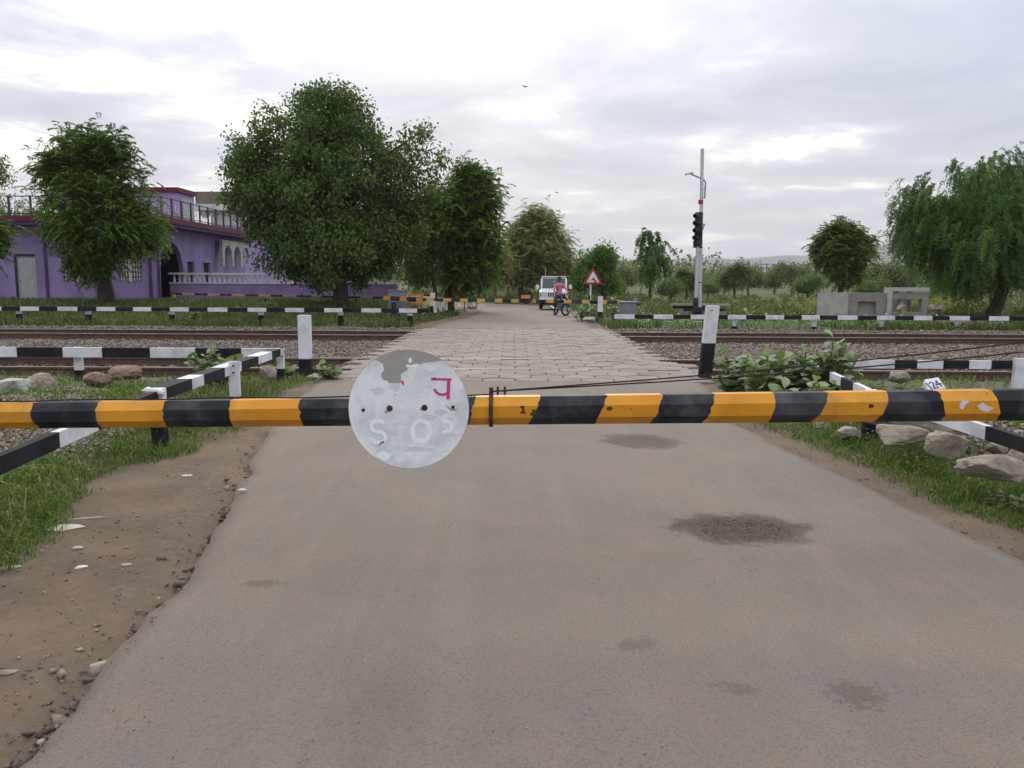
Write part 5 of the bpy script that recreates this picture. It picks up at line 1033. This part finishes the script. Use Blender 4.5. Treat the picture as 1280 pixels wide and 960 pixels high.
# ---------------------------------------------------------------- motorbike and rider
bp0 = G(706, 394.5, float(hroad(35))); bz = float(hroad(bp0.y)); bike = thing('motorbike', 'dark motorbike with turned front wheel standing beside the white jeep', 'motorbike', (bp0.x, bp0.y, bz), R_(16))
def wheel(c, ang, nm):
    u = Vector((math.sin(ang), math.cos(ang), 0)); mb = MB(); mb.torus(c, u, (0, 0, 1), .255, .045, 24, 8); o = mb.build(nm, 'rubber', bike, smooth=True)
    mb = MB(); mb.torus(c, u, (0, 0, 1), .215, .014, 24, 6)
    for k in range(6): a_ = math.pi * k / 3; e = u * math.cos(a_) + Vector((0, 0, 1)) * math.sin(a_); mb.tube([Vector(c), Vector(c) + e * .21], .016, 5)
    mb.build('rim', 'galv', o); return o
fw = Vector((0.03, 0, .30)); wheel(fw, R_(62), 'wheel'); wheel(Vector((0, 1.25, .30)), 0, 'wheel')
mb = MB()
for s_ in (-.07, .07): mb.tube([fw + Vector((s_ * .6, s_, 0)), (s_, .28, .92)], .022, 8)
mb.build('fork', 'galv', bike); mb = MB(); mb.ball((0, .18, .88), (.10, .09, .12)); mb.build('headlamp', 'black', bike, smooth=True)
mb = MB(); mb.tube([(-.36, .36, 1.02), (-.2, .27, 1.0), (0, .26, .97), (.2, .27, 1.0), (.36, .36, 1.02)], .016, 6); mb.build('handlebar', 'iron', bike)
for s_ in (-1, 1): mb = MB(); mb.tube([(s_ * .22, .28, 1.0), (s_ * .28, .26, 1.16)], .008, 5); mb.ball((s_ * .29, .25, 1.19), (.07, .02, .045)); mb.build('mirror', 'black', bike)
mb = MB(); mb.ball((0, .52, .84), (.14, .26, .13)); mb.build('tank', 'black', bike, smooth=True); mb = MB(); mb.box((0, .98, .80), (.24, .68, .10)); mb.build('seat', 'rubber', bike, bevel=.03)
mb = MB(); mb.box((0, .55, .45), (.26, .34, .34)); mb.tube([(-.12, .5, .3), (-.16, .9, .28), (-.17, 1.5, .36)], [.03, .04, .055], 8); mb.build('engine', 'steel', bike, bevel=.02)
mb = MB(); mb.tube([(0, .3, .85), (0, .5, .6), (0, .75, .35), (0, 1.2, .4), (0, 1.45, .75)], .03, 6); mb.build('frame', 'iron', bike); mb = MB(); mb.tube([(.02, -.2, .5), (.03, 0, .61), (.04, .2, .55)], .06, 6); mb.build('mudguard', 'black', bike)
def skinned(name, joints, edges, parent=None, sub=1):
    me = bpy.data.meshes.new(name); me.from_pydata([j[0] for j in joints], edges, []); o = bpy.data.objects.new(name, me); col.objects.link(o)
    md = o.modifiers.new('s', 'SKIN'); sv = me.skin_vertices[0].data
    for i, j in enumerate(joints): sv[i].radius = (j[1], j[2] if len(j) > 2 else j[1]); sv[i].use_root = (i == 0)
    md.use_smooth_shade = True; o.modifiers.new('u', 'SUBSURF').levels = sub; o.modifiers['u'].render_levels = sub
    dg = bpy.context.evaluated_depsgraph_get(); m2 = bpy.data.meshes.new_from_object(o.evaluated_get(dg)); bpy.data.objects.remove(o); return m2
J = [((0, .86, .92), .15, .12), ((0, .84, 1.12), .145, .10), ((0, .80, 1.36), .17, .11), ((0, .79, 1.49), .055), ((0, .77, 1.56), .055), ((0, .755, 1.645), .082, .09), ((0, .75, 1.72), .07, .08)]
E = [(i, i + 1) for i in range(6)]
for s_ in (-1, 1):
    n0 = len(J); J += [((s_ * .20, .79, 1.40), .058), ((s_ * .31, .68, 1.16), .047), ((s_ * .32, .42, 1.06), .035), ((s_ * .33, .35, 1.05), .036, .028)]; E += [(2, n0), (n0, n0 + 1), (n0 + 1, n0 + 2), (n0 + 2, n0 + 3)]
    for f_ in range(4): q = len(J); J += [((s_ * (.30 + .02 * f_), .315, 1.045), .010), ((s_ * (.30 + .02 * f_), .31, 1.01), .008)]; E += [(n0 + 3, q), (q, q + 1)]
    q = len(J); J += [((s_ * .285, .36, 1.03), .010), ((s_ * .275, .335, 1.01), .008)]; E += [(n0 + 3, q), (q, q + 1)]
    n1_ = len(J); J += [((s_ * .13, .76, .86), .088), ((s_ * .27, .42, .74), .065), ((s_ * .31, .56, .12), .042), ((s_ * .32, .55, .06), .042, .04), ((s_ * .33, .40, .035), .042, .03)]; E += [(0, n1_)] + [(n1_ + i, n1_ + i + 1) for i in range(4)]
pm_ = skinned('person', J, E); rider = thing('person', 'person in a pink checked shirt and dark trousers sitting astride the motorbike', 'person', bike.location, R_(16))
for q in ('shirt', 'skin', 'trousers', 'rubber'): pm_.materials.append(M[q])
mi = []
for f in pm_.polygons:
    c = f.center; mi.append(1 if c.z > 1.47 else (3 if c.z < .09 else (2 if c.z < .93 and c.y > .35 and not (abs(c.x) > .24 and c.z > .95) else (1 if (abs(c.x) > .27 and c.y < .60 and c.z > .9) else 0))))
pm_.polygons.foreach_set('material_index', mi); link('body', pm_, rider)
mb = MB(); mb.ball((0, .785, 1.70), (.092, .105, .085)); mb.ball((0, .82, 1.645), (.088, .075, .085)); mb.build('hair', 'hair', rider, smooth=True)
mb = MB(); mb.ball((0, .655, 1.625), (.014, .02, .022), 6, 4); mb.build('nose', 'skin', rider); mb = MB(); mb.ball((-.032, .672, 1.655), (.012, .006, .007), 6, 4); mb.ball((.032, .672, 1.655), (.012, .006, .007), 6, 4); mb.build('eyes', 'dark_opening', rider)
mb = MB(); mb.ball((0, .675, 1.59), (.025, .008, .006), 6, 4); mb.build('mouth', 'arch_red', rider); mb = MB(); mb.ball((-.088, .765, 1.64), (.014, .024, .034), 6, 4); mb.ball((.088, .765, 1.64), (.014, .024, .034), 6, 4); mb.build('ears', 'skin', rider)
# birds
for lb, x, y, d_ in (('tiny dark bird high in the bright cloud', 656.5, 108.5, 62), ('tiny dark bird low above the feathery brown-green tree', 696, 241, 80)):
    p = P(x, y, d_); o = thing('bird', lb, 'bird', p, .4, 'birds in the sky'); mb = MB(); mb.ball((0, 0, 0), (.05, .13, .05)); mb.build('body', 'bird', o)
    for s_ in (-1, 1): mb = MB(); mb.add([(s_ * .02, .05, .03), (s_ * .02, -.06, .03), (s_ * .17, -.03, .09), (s_ * .27, .06, .05), (s_ * .17, .06, .085), (s_ * .02, .0, .015)], [(0, 1, 2, 4), (4, 2, 3), (1, 5, 2), (5, 3, 2), (5, 0, 4), (5, 4, 3)]); mb.build('wing', 'bird', o)

# ---------------------------------------------------------------- trees
def unit(a_): return a_ / np.maximum(np.linalg.norm(a_, axis=-1, keepdims=True), 1e-9)
def leaves_mesh(name, pos, axis, nrm, L, W, matname, tint):
    axis = unit(axis); side = unit(np.cross(axis, nrm)); nn = np.cross(side, axis); L = np.asarray(L).reshape(-1, 1); W = np.asarray(W).reshape(-1, 1)
    V = np.stack([pos, pos + axis * L * .45 + side * W * .5 + nn * W * .12, pos + axis * L, pos + axis * L * .45 - side * W * .5 + nn * W * .12], 1)
    n = len(pos); return npmesh(name, V.reshape(-1, 3), np.arange(n * 4).reshape(n, 4), matname, np.clip(tint, 0, 1))
def ballpts(g, n, p=.42):
    v_ = unit(g.normal(0, 1, (n, 3))); r = g.random(n) ** p; return v_, r
def crown_clusters(g, lobes, n, p, rough=.22):
    wts = np.array([l[6] for l in lobes], float); wts /= wts.sum(); out = []; 
    for l, k in zip(lobes, (wts * n).astype(int) + 1):
        v_, r = ballpts(g, k, p); off = g.uniform(0, 50)
        nz = np.array([mnoise.noise(Vector(q) * 2.4 + Vector((off, 0, 0))) + .6 * mnoise.noise(Vector(q) * 5 + Vector((0, off, 0))) for q in v_]); r = r * (1 + rough * nz)
        out.append(np.array(l[:3]) + v_ * r[:, None] * np.array(l[3:6]))
    return np.concatenate(out)
def foliage(g, C, style, n, size, spread, matname, center):
    k = len(C)
    ctint = np.clip(.5 + g.normal(0, .2, k), 0, 1)
    if style in ('broad', 'bush'):
        ci = g.integers(0, k, n); pos = C[ci] + g.normal(0, 1, (n, 3)) * spread * np.array([1, 1, .85]); outw = unit(pos - center)
        ax = g.normal(0, 1, (n, 3)) * .8 + outw * .35 + np.array([0, 0, -.75 if style == 'broad' else .25]); nr = outw * .8 + g.normal(0, 1, (n, 3)) * .7 + np.array([0, 0, .6])
        return leaves_mesh('foliage', pos, ax, nr, size * g.uniform(.7, 1.3, n), size * .62 * g.uniform(.8, 1.2, n), matname, ctint[ci] + g.normal(0, .16, n))
    if style in ('pinnate', 'fine'):
        m_ = 9 if style == 'pinnate' else 12; nf = n // (2 * m_); ci = g.integers(0, k, nf); p0 = C[ci] + g.normal(0, 1, (nf, 3)) * spread; outw = unit(p0 - center)
        fa = unit(g.normal(0, 1, (nf, 3)) * .95 + outw * .5 + np.array([0, 0, .25])); fl_len = size * (3.6 if style == 'pinnate' else 4.5) * g.uniform(.7, 1.2, nf)
        P_, A_, N_, T_ = [], [], [], []; up_ = np.array([0, 0, 1.0])
        for j in range(m_):
            u = (j + .6) / m_; q = p0 + fa * (fl_len * u)[:, None] - up_ * (fl_len * .42 * u * u)[:, None]; tg = unit(fa - up_ * .8 * u); sd = unit(np.cross(tg, up_) + 1e-4)
            for s_ in (-1, 1): P_.append(q); A_.append(unit(sd * s_ + tg * .55 - up_ * .35)); N_.append(up_ + g.normal(0, .35, (nf, 3))); T_.append(ctint[ci] + g.normal(0, .1, nf))
        pos = np.concatenate(P_); nn_ = len(pos); return leaves_mesh('foliage', pos, np.concatenate(A_), np.concatenate(N_), size * g.uniform(.8, 1.2, nn_), size * (.5 if style == 'pinnate' else .34), matname, np.concatenate(T_))
    if style == 'strand':
        m_ = 26; nf = n // (2 * m_); ci = g.integers(0, k, nf); p0 = C[ci] + g.normal(0, 1, (nf, 3)) * spread; outw = unit((p0 - center) * np.array([1, 1, .2])); fl_len = g.uniform(.4, 1.5, nf)
        wob = g.normal(0, .12, (nf, 3)); P_, A_, N_, T_ = [], [], [], []; up_ = np.array([0, 0, 1.0])
        for j in range(m_):
            u = (j + .5) / m_; q = p0 + outw * (fl_len * (.55 * u - .25 * u * u))[:, None] + wob * (u * fl_len)[:, None] - up_ * (fl_len * (u ** 1.5 * .9 - .12 * u))[:, None]
            for s_ in (-1, 1): P_.append(q + g.normal(0, .02, (nf, 3))); A_.append(unit(np.cross(outw, up_) * s_ * .8 + g.normal(0, .45, (nf, 3)) - up_ * .6)); N_.append(outw + g.normal(0, .5, (nf, 3)) + up_ * .4); T_.append(ctint[ci] + g.normal(0, .13, nf))
        pos = np.concatenate(P_); nn_ = len(pos); return leaves_mesh('foliage', pos, np.concatenate(A_), np.concatenate(N_), size * g.uniform(.7, 1.3, nn_), size * .34, matname, np.concatenate(T_))
def make_tree(name, label, base, lobes, style, n, size, spread, leafm, barkm='bark', tr=.22, fork=.45, ncl=220, nlimb=14, seed=1, p=.42, rough=.22, lean=(0, 0), group=None, cat='tree', twigs=0):
    g = np.random.default_rng(seed); root = thing(name, label, cat, base, group=group)
    pad = spread + size * {'pinnate': 1.4, 'fine': 1.6, 'broad': -.6, 'strand': .6, 'bush': .5}[style]; lobes = [(*l[:3], *[max(r_ - min(pad, r_ * .35), .2) for r_ in l[3:6]], l[6]) for l in lobes]
    C = crown_clusters(g, lobes, ncl, p, rough); cen = np.average(np.array([l[:3] for l in lobes]), axis=0, weights=[l[6] for l in lobes]); lo = min(l[2] - l[5] for l in lobes)
    fk = Vector((lean[0] * 1.0, lean[1], max(lo + .25, .5) + fork * 0.5)); mb = MB()
    mid = fk * .5 + Vector((g.normal(0, .06), g.normal(0, .06), 0)); mb.tube([(0, 0, -.25), (0, 0, .05), tuple(mid), tuple(fk)], [tr * 1.5, tr * 1.15, tr * .95, tr * .8], 9)
    mb.tube([tuple(fk), tuple(fk.lerp(Vector(cen), .5) + Vector((g.normal(0, .1), g.normal(0, .1), 0))), tuple(Vector(cen) + Vector((0, 0, .3)))], [tr * .8, tr * .55, tr * .25], 7); mb.build('trunk', barkm, root, smooth=True)
    lm = MB(); sel = g.choice(len(C), min(nlimb + twigs, len(C)), replace=False)
    for q_, i in enumerate(sel):
        e = Vector(C[i]); s_ = fk.lerp(Vector(cen), g.uniform(0, .75)); md = s_.lerp(e, .5) + Vector((g.normal(0, .15), g.normal(0, .15), .12 * (e - s_).length)); r0_ = tr * (.42 if q_ < nlimb else .16)
        lm.tube([tuple(s_), tuple(md), tuple(e)], [r0_, r0_ * .55, r0_ * .15], 6)
    lm.build('limbs', barkm, root, smooth=True)
    me = foliage(g, C, style, n, size, spread, leafm, cen); link('crown', me, root); return root
def lob(base, x0, x1, y0, y1, d_, depth=.9, wt=1.0, dy=0.0):
    a_, b_ = P(x0, y1, d_), P(x1, y0, d_); rx = (b_.x - a_.x) / 2; rz_ = (b_.z - a_.z) / 2
    return ((a_.x + b_.x) / 2 - base[0], dy, (a_.z + b_.z) / 2 - base[2], rx, rx * depth, rz_, wt)
def tbase(x, d_): p = P(x, 370, d_); return Vector((p.x, d_, hg(p.x, d_)))
B = tbase(128, 35); L = lambda *a_, **k: lob(B, *a_, **k)
make_tree('neem_tree', 'dense dark green neem tree with twin trunks in front of the purple house', B, [L(50, 196, 165, 335, 35, wt=3), L(70, 170, 146, 230, 35, wt=1.2), L(58, 212, 240, 330, 35, wt=2), L(36, 110, 182, 240, 35, wt=.7), L(80, 150, 290, 356, 35, wt=.8)], 'pinnate', 120000, .14, .26, 'leaf_neem', tr=.2, ncl=420, seed=3, rough=.28)
B2_ = tbase(138, 35.3); mb = MB(); tw_ = [o for o in bpy.data.objects if o.name == 'neem_tree'][0]; mb.tube([(.3, .2, -.2), (.2, .15, .8), (-.2, .05, 2.0)], [.2, .16, .12], 8); mb.build('second_trunk', 'bark', tw_, smooth=True)
B = tbase(425, 36); make_tree('peepal_tree', 'huge round broad-leaved tree standing beside the purple terrace wall', B, [L(292, 505, 108, 340, 36, wt=5), L(340, 470, 104, 200, 36, wt=1.2), L(312, 520, 255, 362, 36, wt=2.6), L(282, 400, 160, 300, 36, wt=1.4), L(455, 568, 146, 280, 36.5, wt=.6), L(440, 530, 200, 350, 36, wt=1.4)], 'broad', 100000, .165, .26, 'leaf_peepal', tr=.34, ncl=900, nlimb=22, seed=4, rough=.13, twigs=60)
B = tbase(562, 42); make_tree('neem_tree', 'tall dense neem tree between the huge round tree and the far road', B, [L(526, 640, 206, 352, 42, wt=3), L(555, 634, 196, 270, 42, wt=1), L(510, 590, 225, 345, 42, wt=1.4), L(540, 622, 315, 364, 42, wt=.7)], 'pinnate', 110000, .16, .28, 'leaf_neem', tr=.24, ncl=300, seed=5, rough=.26)
B = tbase(541, 41); make_tree('small_tree', 'slim forked tree half hidden beside the huge round tree', B, [L(505, 560, 255, 355, 41, wt=1), L(500, 545, 300, 362, 41, wt=.7)], 'broad', 7000, .14, .3, 'leaf_neem_far', tr=.12, ncl=90, seed=6)
B = tbase(652, 66); make_tree('acacia_tree', 'feathery brownish acacia arching over the end of the far road', B, [L(616, 722, 262, 364, 66, wt=3), L(638, 708, 252, 310, 66, wt=1), L(612, 670, 300, 366, 66, wt=1), L(680, 722, 300, 365, 66, wt=.8)], 'fine', 130000, .20, .40, 'leaf_acacia', 'bark', tr=.22, ncl=300, nlimb=20, seed=7, rough=.3, twigs=60)
B = tbase(620, 60); make_tree('small_tree', 'thin leaning roadside tree under the acacia', B, [L(600, 640, 300, 352, 60, wt=1)], 'fine', 16000, .18, .35, 'leaf_acacia', 'bark_pale', tr=.11, ncl=50, seed=8)
B = tbase(752, 58); make_tree('small_tree', 'dark green bushy tree behind the warning sign', B, [L(722, 768, 308, 362, 58, wt=2), L(740, 772, 305, 340, 58, wt=1), L(712, 745, 325, 368, 58, wt=.7), L(745, 775, 335, 372, 58, wt=.6)], 'broad', 12000, .2, .3, 'leaf_neem', tr=.12, ncl=130, seed=9, rough=.4)
B = tbase(812, 70); make_tree('drooping_tree', 'slender drooping tree standing alone beyond the leafy bushes', B, [L(790, 840, 284, 350, 70, wt=2), L(795, 830, 280, 310, 70, wt=.8), L(785, 850, 305, 345, 70, wt=.9)], 'strand', 12000, .24, .3, 'leaf_droop', tr=.13, ncl=80, seed=10, rough=.5)
B = tbase(1050, 47); make_tree('round_tree', 'compact round-topped bright green tree behind the concrete trough', B, [L(1010, 1094, 276, 345, 47, wt=3), L(1022, 1082, 273, 320, 47, wt=1), L(1030, 1080, 320, 358, 47, wt=.5)], 'pinnate', 80000, .16, .24, 'leaf_round', tr=.17, ncl=260, seed=11, p=.4, rough=.18)
B = tbase(1240, 33); make_tree('drooping_tree', 'large spreading tree with hanging branches past the trough end', B, [L(1128, 1350, 195, 350, 33, wt=5), L(1160, 1350, 178, 290, 33, wt=2), L(1106, 1200, 212, 330, 33, wt=2.0), L(1150, 1330, 260, 372, 33, wt=2.2)], 'strand', 190000, .115, .22, 'leaf_droop', 'bark', tr=.26, fork=.8, ncl=700, nlimb=24, seed=12, rough=.3, lean=(.55, 0), p=.5, twigs=40)
B = tbase(1137, 40); make_tree('small_tree', 'sparse half bare tree between the round tree and the large drooping tree', B, [L(1112, 1165, 268, 340, 40, wt=1)], 'broad', 1800, .13, .3, 'leaf_far', 'bark_pale', tr=.1, ncl=60, nlimb=18, seed=13, rough=.4, twigs=30)
B = tbase(-25, 45); make_tree('dry_tree', 'thin grey-leaved tree rising behind the house railing beside the dark neem tree', B, [L(-70, 14, 190, 300, 45, wt=1), L(-40, 12, 190, 240, 45, wt=.6)], 'broad', 5000, .15, .3, 'leaf_far', 'bark_pale', tr=.14, ncl=70, seed=14)
B = tbase(45, 66); make_tree('dry_tree', 'grey-green tree behind the rooftop railing of the purple house', B, [L(-20, 75, 248, 330, 66, wt=1)], 'broad', 6000, .26, .35, 'leaf_far', 'bark_pale', tr=.14, ncl=70, seed=15)
B = tbase(-5, 33); make_tree('small_tree', 'dark leafy tree at the front of the purple house next to the grey door', B, [L(-60, 8, 262, 325, 33, wt=1)], 'pinnate', 20000, .14, .25, 'leaf_neem', tr=.1, ncl=80, seed=16)
# background acacias and bushes: a few kinds, copied
def proto(style, n, size, leafm, rx, rz_, h_, seed, bark='bark_pale', tr=.12): return make_tree('field_acacia', 'x', Vector((0, 0, 0)), [(0, 0, h_, rx, rx, rz_, 2), (rx * .35, 0, h_ + rz_ * .35, rx * .6, rx * .6, rz_ * .7, 1), (-rx * .45, .1, h_ - rz_ * .2, rx * .6, rx * .6, rz_ * .7, 1)], style, n, size, .28, leafm, bark, tr=tr, ncl=110, nlimb=10, seed=seed, rough=.4, group='trees in the field beyond the tracks')
K = [proto('broad', 5200, .20, 'leaf_far', 2.0, 1.25, 2.3, 31), proto('fine', 20000, .17, 'leaf_neem_far', 1.7, 1.4, 2.2, 32), proto('broad', 4600, .19, 'leaf_neem_far', 1.5, 1.0, 1.6, 33)]
SP = [(0, 935, 92, 1.15, 'below the three distant power poles'), (1, 858, 74, 1.0, 'just beside the signal post'), (2, 838, 66, .9, 'between the slender drooping tree and the signal post'), (0, 905, 100, 1.0, 'framing the hill behind the pole'), (1, 918, 84, 1.25, 'right behind the tall slim pole'),
      (0, 990, 96, 1.35, 'wide crown next to the compact round tree'), (2, 1010, 70, 1.1, 'touching the compact round tree'), (1, 968, 110, 1.2, 'between the power poles and the round tree'), (2, 885, 80, .8, 'small one at the foot of the tall pole'), (0, 1120, 70, 1.1, 'behind the sparse half bare tree'),
      (2, 1090, 58, .9, 'between the round tree and the half bare tree'), (1, 1105, 78, 1.2, 'below the gap with the distant hill'), (0, 780, 92, 1.15, 'between the warning sign and the slender drooping tree'), (2, 765, 78, 1.0, 'behind the bushy tree of the warning sign'), (0, 745, 100, 1.2, 'far behind the warning sign'),
      (1, 725, 88, 1.2, 'between the jeep and the warning sign'), (2, 598, 80, 1.2, 'behind the thin leaning roadside tree'), (0, 580, 88, 1.5, 'behind the gateway with the red panel'), (1, 1180, 62, 1.2, 'behind the broken end of the trough'), (2, 1215, 58, 1.1, 'under the hanging branches of the large tree'),
      (0, 1250, 66, 1.3, 'behind the trunk of the large drooping tree'), (1, 560, 76, 1.5, 'behind the tall dense neem tree'), (0, 680, 96, 1.4, 'behind the jeep roof'), (2, 700, 84, 1.1, 'beside the rider behind the jeep'), (1, 635, 92, 1.4, 'behind the feathery brownish acacia')]
labs = ['spreading grey-green field acacia ', 'upright feathery green field acacia ', 'low bushy green field tree ']
used = [0, 0, 0]; g_ = random.Random(9)
for (k, x, d_, s_, wh_) in SP:
    p = tbase(x, d_); s_ *= .86
    if not used[k]: used[k] = 1; K[k].location = p; K[k].scale = (s_,) * 3; K[k].rotation_euler = (0, 0, g_.uniform(0, 6)); K[k]['label'] = labs[k] + wh_
    else: copy_tree(K[k], p, g_.uniform(0, 6), s_, labs[k] + wh_)
# far wood, low scrub
g = np.random.default_rng(77); Cs = []
for i in range(230):
    d_ = g.uniform(105, 260); x = g.uniform(-.75, .75) * d_; s_ = g.uniform(1.6, 3.0); v_, r = ballpts(g, 16, .5); Cs.append(np.array([x, d_, 1.5 + s_ * .4]) + v_ * r[:, None] * np.array([s_ * 1.6, s_ * 1.6, s_]))
C = np.concatenate(Cs); o = link('far_wood', foliage(g, C, 'bush', 60000, .55, .6, 'leaf_far', np.array([0, 160, 0.]))); tag(o, 'hazy far-off wood closing the horizon beyond the field', 'wood', kind='stuff')
def scrub(nm, label, n_cl, xf, dl_, dh_, hh, n, size, mt, seed, keep):
    g = np.random.default_rng(seed); Cs = []
    for i in range(n_cl):
        d_ = 1 / g.uniform(1 / dh_, 1 / dl_); x = g.uniform(xf[0], xf[1]) * d_
        if not keep(x, d_): continue
        s_ = hh * g.uniform(.5, 1.3); v_, r = ballpts(g, 10, .5); v_[:, 2] = np.abs(v_[:, 2]); Cs.append(np.array([x, d_, hg(x, d_)]) + v_ * r[:, None] * np.array([s_ * 1.3, s_ * 1.3, s_]))
    C = np.concatenate(Cs); o = link(nm, foliage(g, C, 'bush', n, size, .12, mt, C.mean(0) - np.array([0, 0, 3]))); return tag(o, label, 'undergrowth', kind='stuff')
offroad = lambda x, d_: outd(x, d_) > 1.6
scrub('field_scrub', 'low mixed green scrub covering the field beyond the tracks', 420, (.12, .70), 33, 95, .55, 52000, .13, 'grass_far', 41, offroad)
scrub('dark_thicket', 'dense brown-green thicket behind the concrete trough', 60, (.36, .56), 38, 44, .95, 16000, .12, 'leaf_acacia', 42, offroad)
scrub('roadside_scrub', 'low green scrub at the end of the far road', 150, (-.12, .16), 60, 100, .6, 20000, .16, 'grass_far', 43, offroad)
scrub('fence_weeds', 'small green weeds along the foot of the rail fence by the signal posts', 90, (.10, .62), 25.6, 30, .16, 16000, .07, 'leaf_calo', 44, lambda x, d_: outd(x, d_) > .8)
scrub('house_weeds', 'small green weeds along the rail fence below the purple house', 80, (-.66, -.09), 25.6, 33, .17, 14000, .06, 'grass_far', 45, lambda x, d_: outd(x, d_) > .6)
scrub('verge_weeds', 'small leafy weeds among the near grass strips', 130, (-.62, .62), 4.6, 12.2, .05, 9000, .030, 'grass', 46, lambda x, d_: outd(x, d_) > (1.3 if (x < 0 and d_ < 7.5) else .5))
# power poles, hills, air
for lb, x, y0, d_ in (('distant double-armed power pole left of the pair above the far wood', 943.5, 331, 190), ('distant double-armed power pole between two others above the far wood', 950.5, 329, 200), ('distant double-armed power pole nearest the compact round tree above the far wood', 957.5, 329, 195)):
    p = P(x, 355, d_); zt_ = P(x, y0, d_).z; o = thing('power_pole', lb, 'pole', (p.x, d_, 0), group='distant power poles'); mb = MB(); mb.tube([(0, 0, -.2), (0, 0, zt_)], [.16, .1], 6); mb.build('shaft', 'bark', o)
    for z in (zt_ - .25, zt_ - 1.1): mb = MB(); mb.lohi((-.75, -.08, z - .07), (.75, .08, z + .07)); mb.build('crossarm', 'bark', o)
hx = np.arange(-2600, 2601, 40.0); rows_ = []
for j, (yy_, f_) in enumerate(((2050, 0), (2200, .55), (2350, 1), (2500, .6), (2700, 0))):
    prof = 66 + 60 * (vnoise(hx, 0 * hx, .0017, 90) + .4 * vnoise(hx, 0 * hx + 3, .006, 91)) + 26 * np.exp(-((hx - 1090) / 130) ** 2) + 14 * np.exp(-((hx - 620) / 160) ** 2); rows_.append(np.stack([hx, np.full_like(hx, yy_), -2 + f_ * np.clip(prof, 12, 110) * (1 + .1 * vnoise(hx, hx * 0 + yy_, .02, 92))], -1))
V = np.array(rows_); n, k, _ = V.shape; ii = np.arange(n * k).reshape(n, k); struct(link('hills', npmesh('hills', V.reshape(-1, 3), np.stack([ii[:-1, :-1], ii[:-1, 1:], ii[1:, 1:], ii[1:, :-1]], -1).reshape(-1, 4), 'hill', smooth=True)))
hzm = bpy.data.materials.new('haze'); hzm.use_nodes = True; t = hzm.node_tree; t.nodes.clear(); pv = N(t, 'ShaderNodeVolumePrincipled'); pv.inputs['Color'].default_value = (.86, .88, .94, 1); pv.inputs['Density'].default_value = .00022; pv.inputs['Anisotropy'].default_value = .2
ou = N(t, 'ShaderNodeOutputMaterial'); t.links.new(pv.outputs[0], ou.inputs['Volume']); M['haze'] = hzm
mb = MB(); mb.lohi((-3300, -80, -5), (3300, 3700, 140)); tag(mb.build('haze', 'haze'), 'thin pale haze over the whole plain', 'haze', kind='stuff')
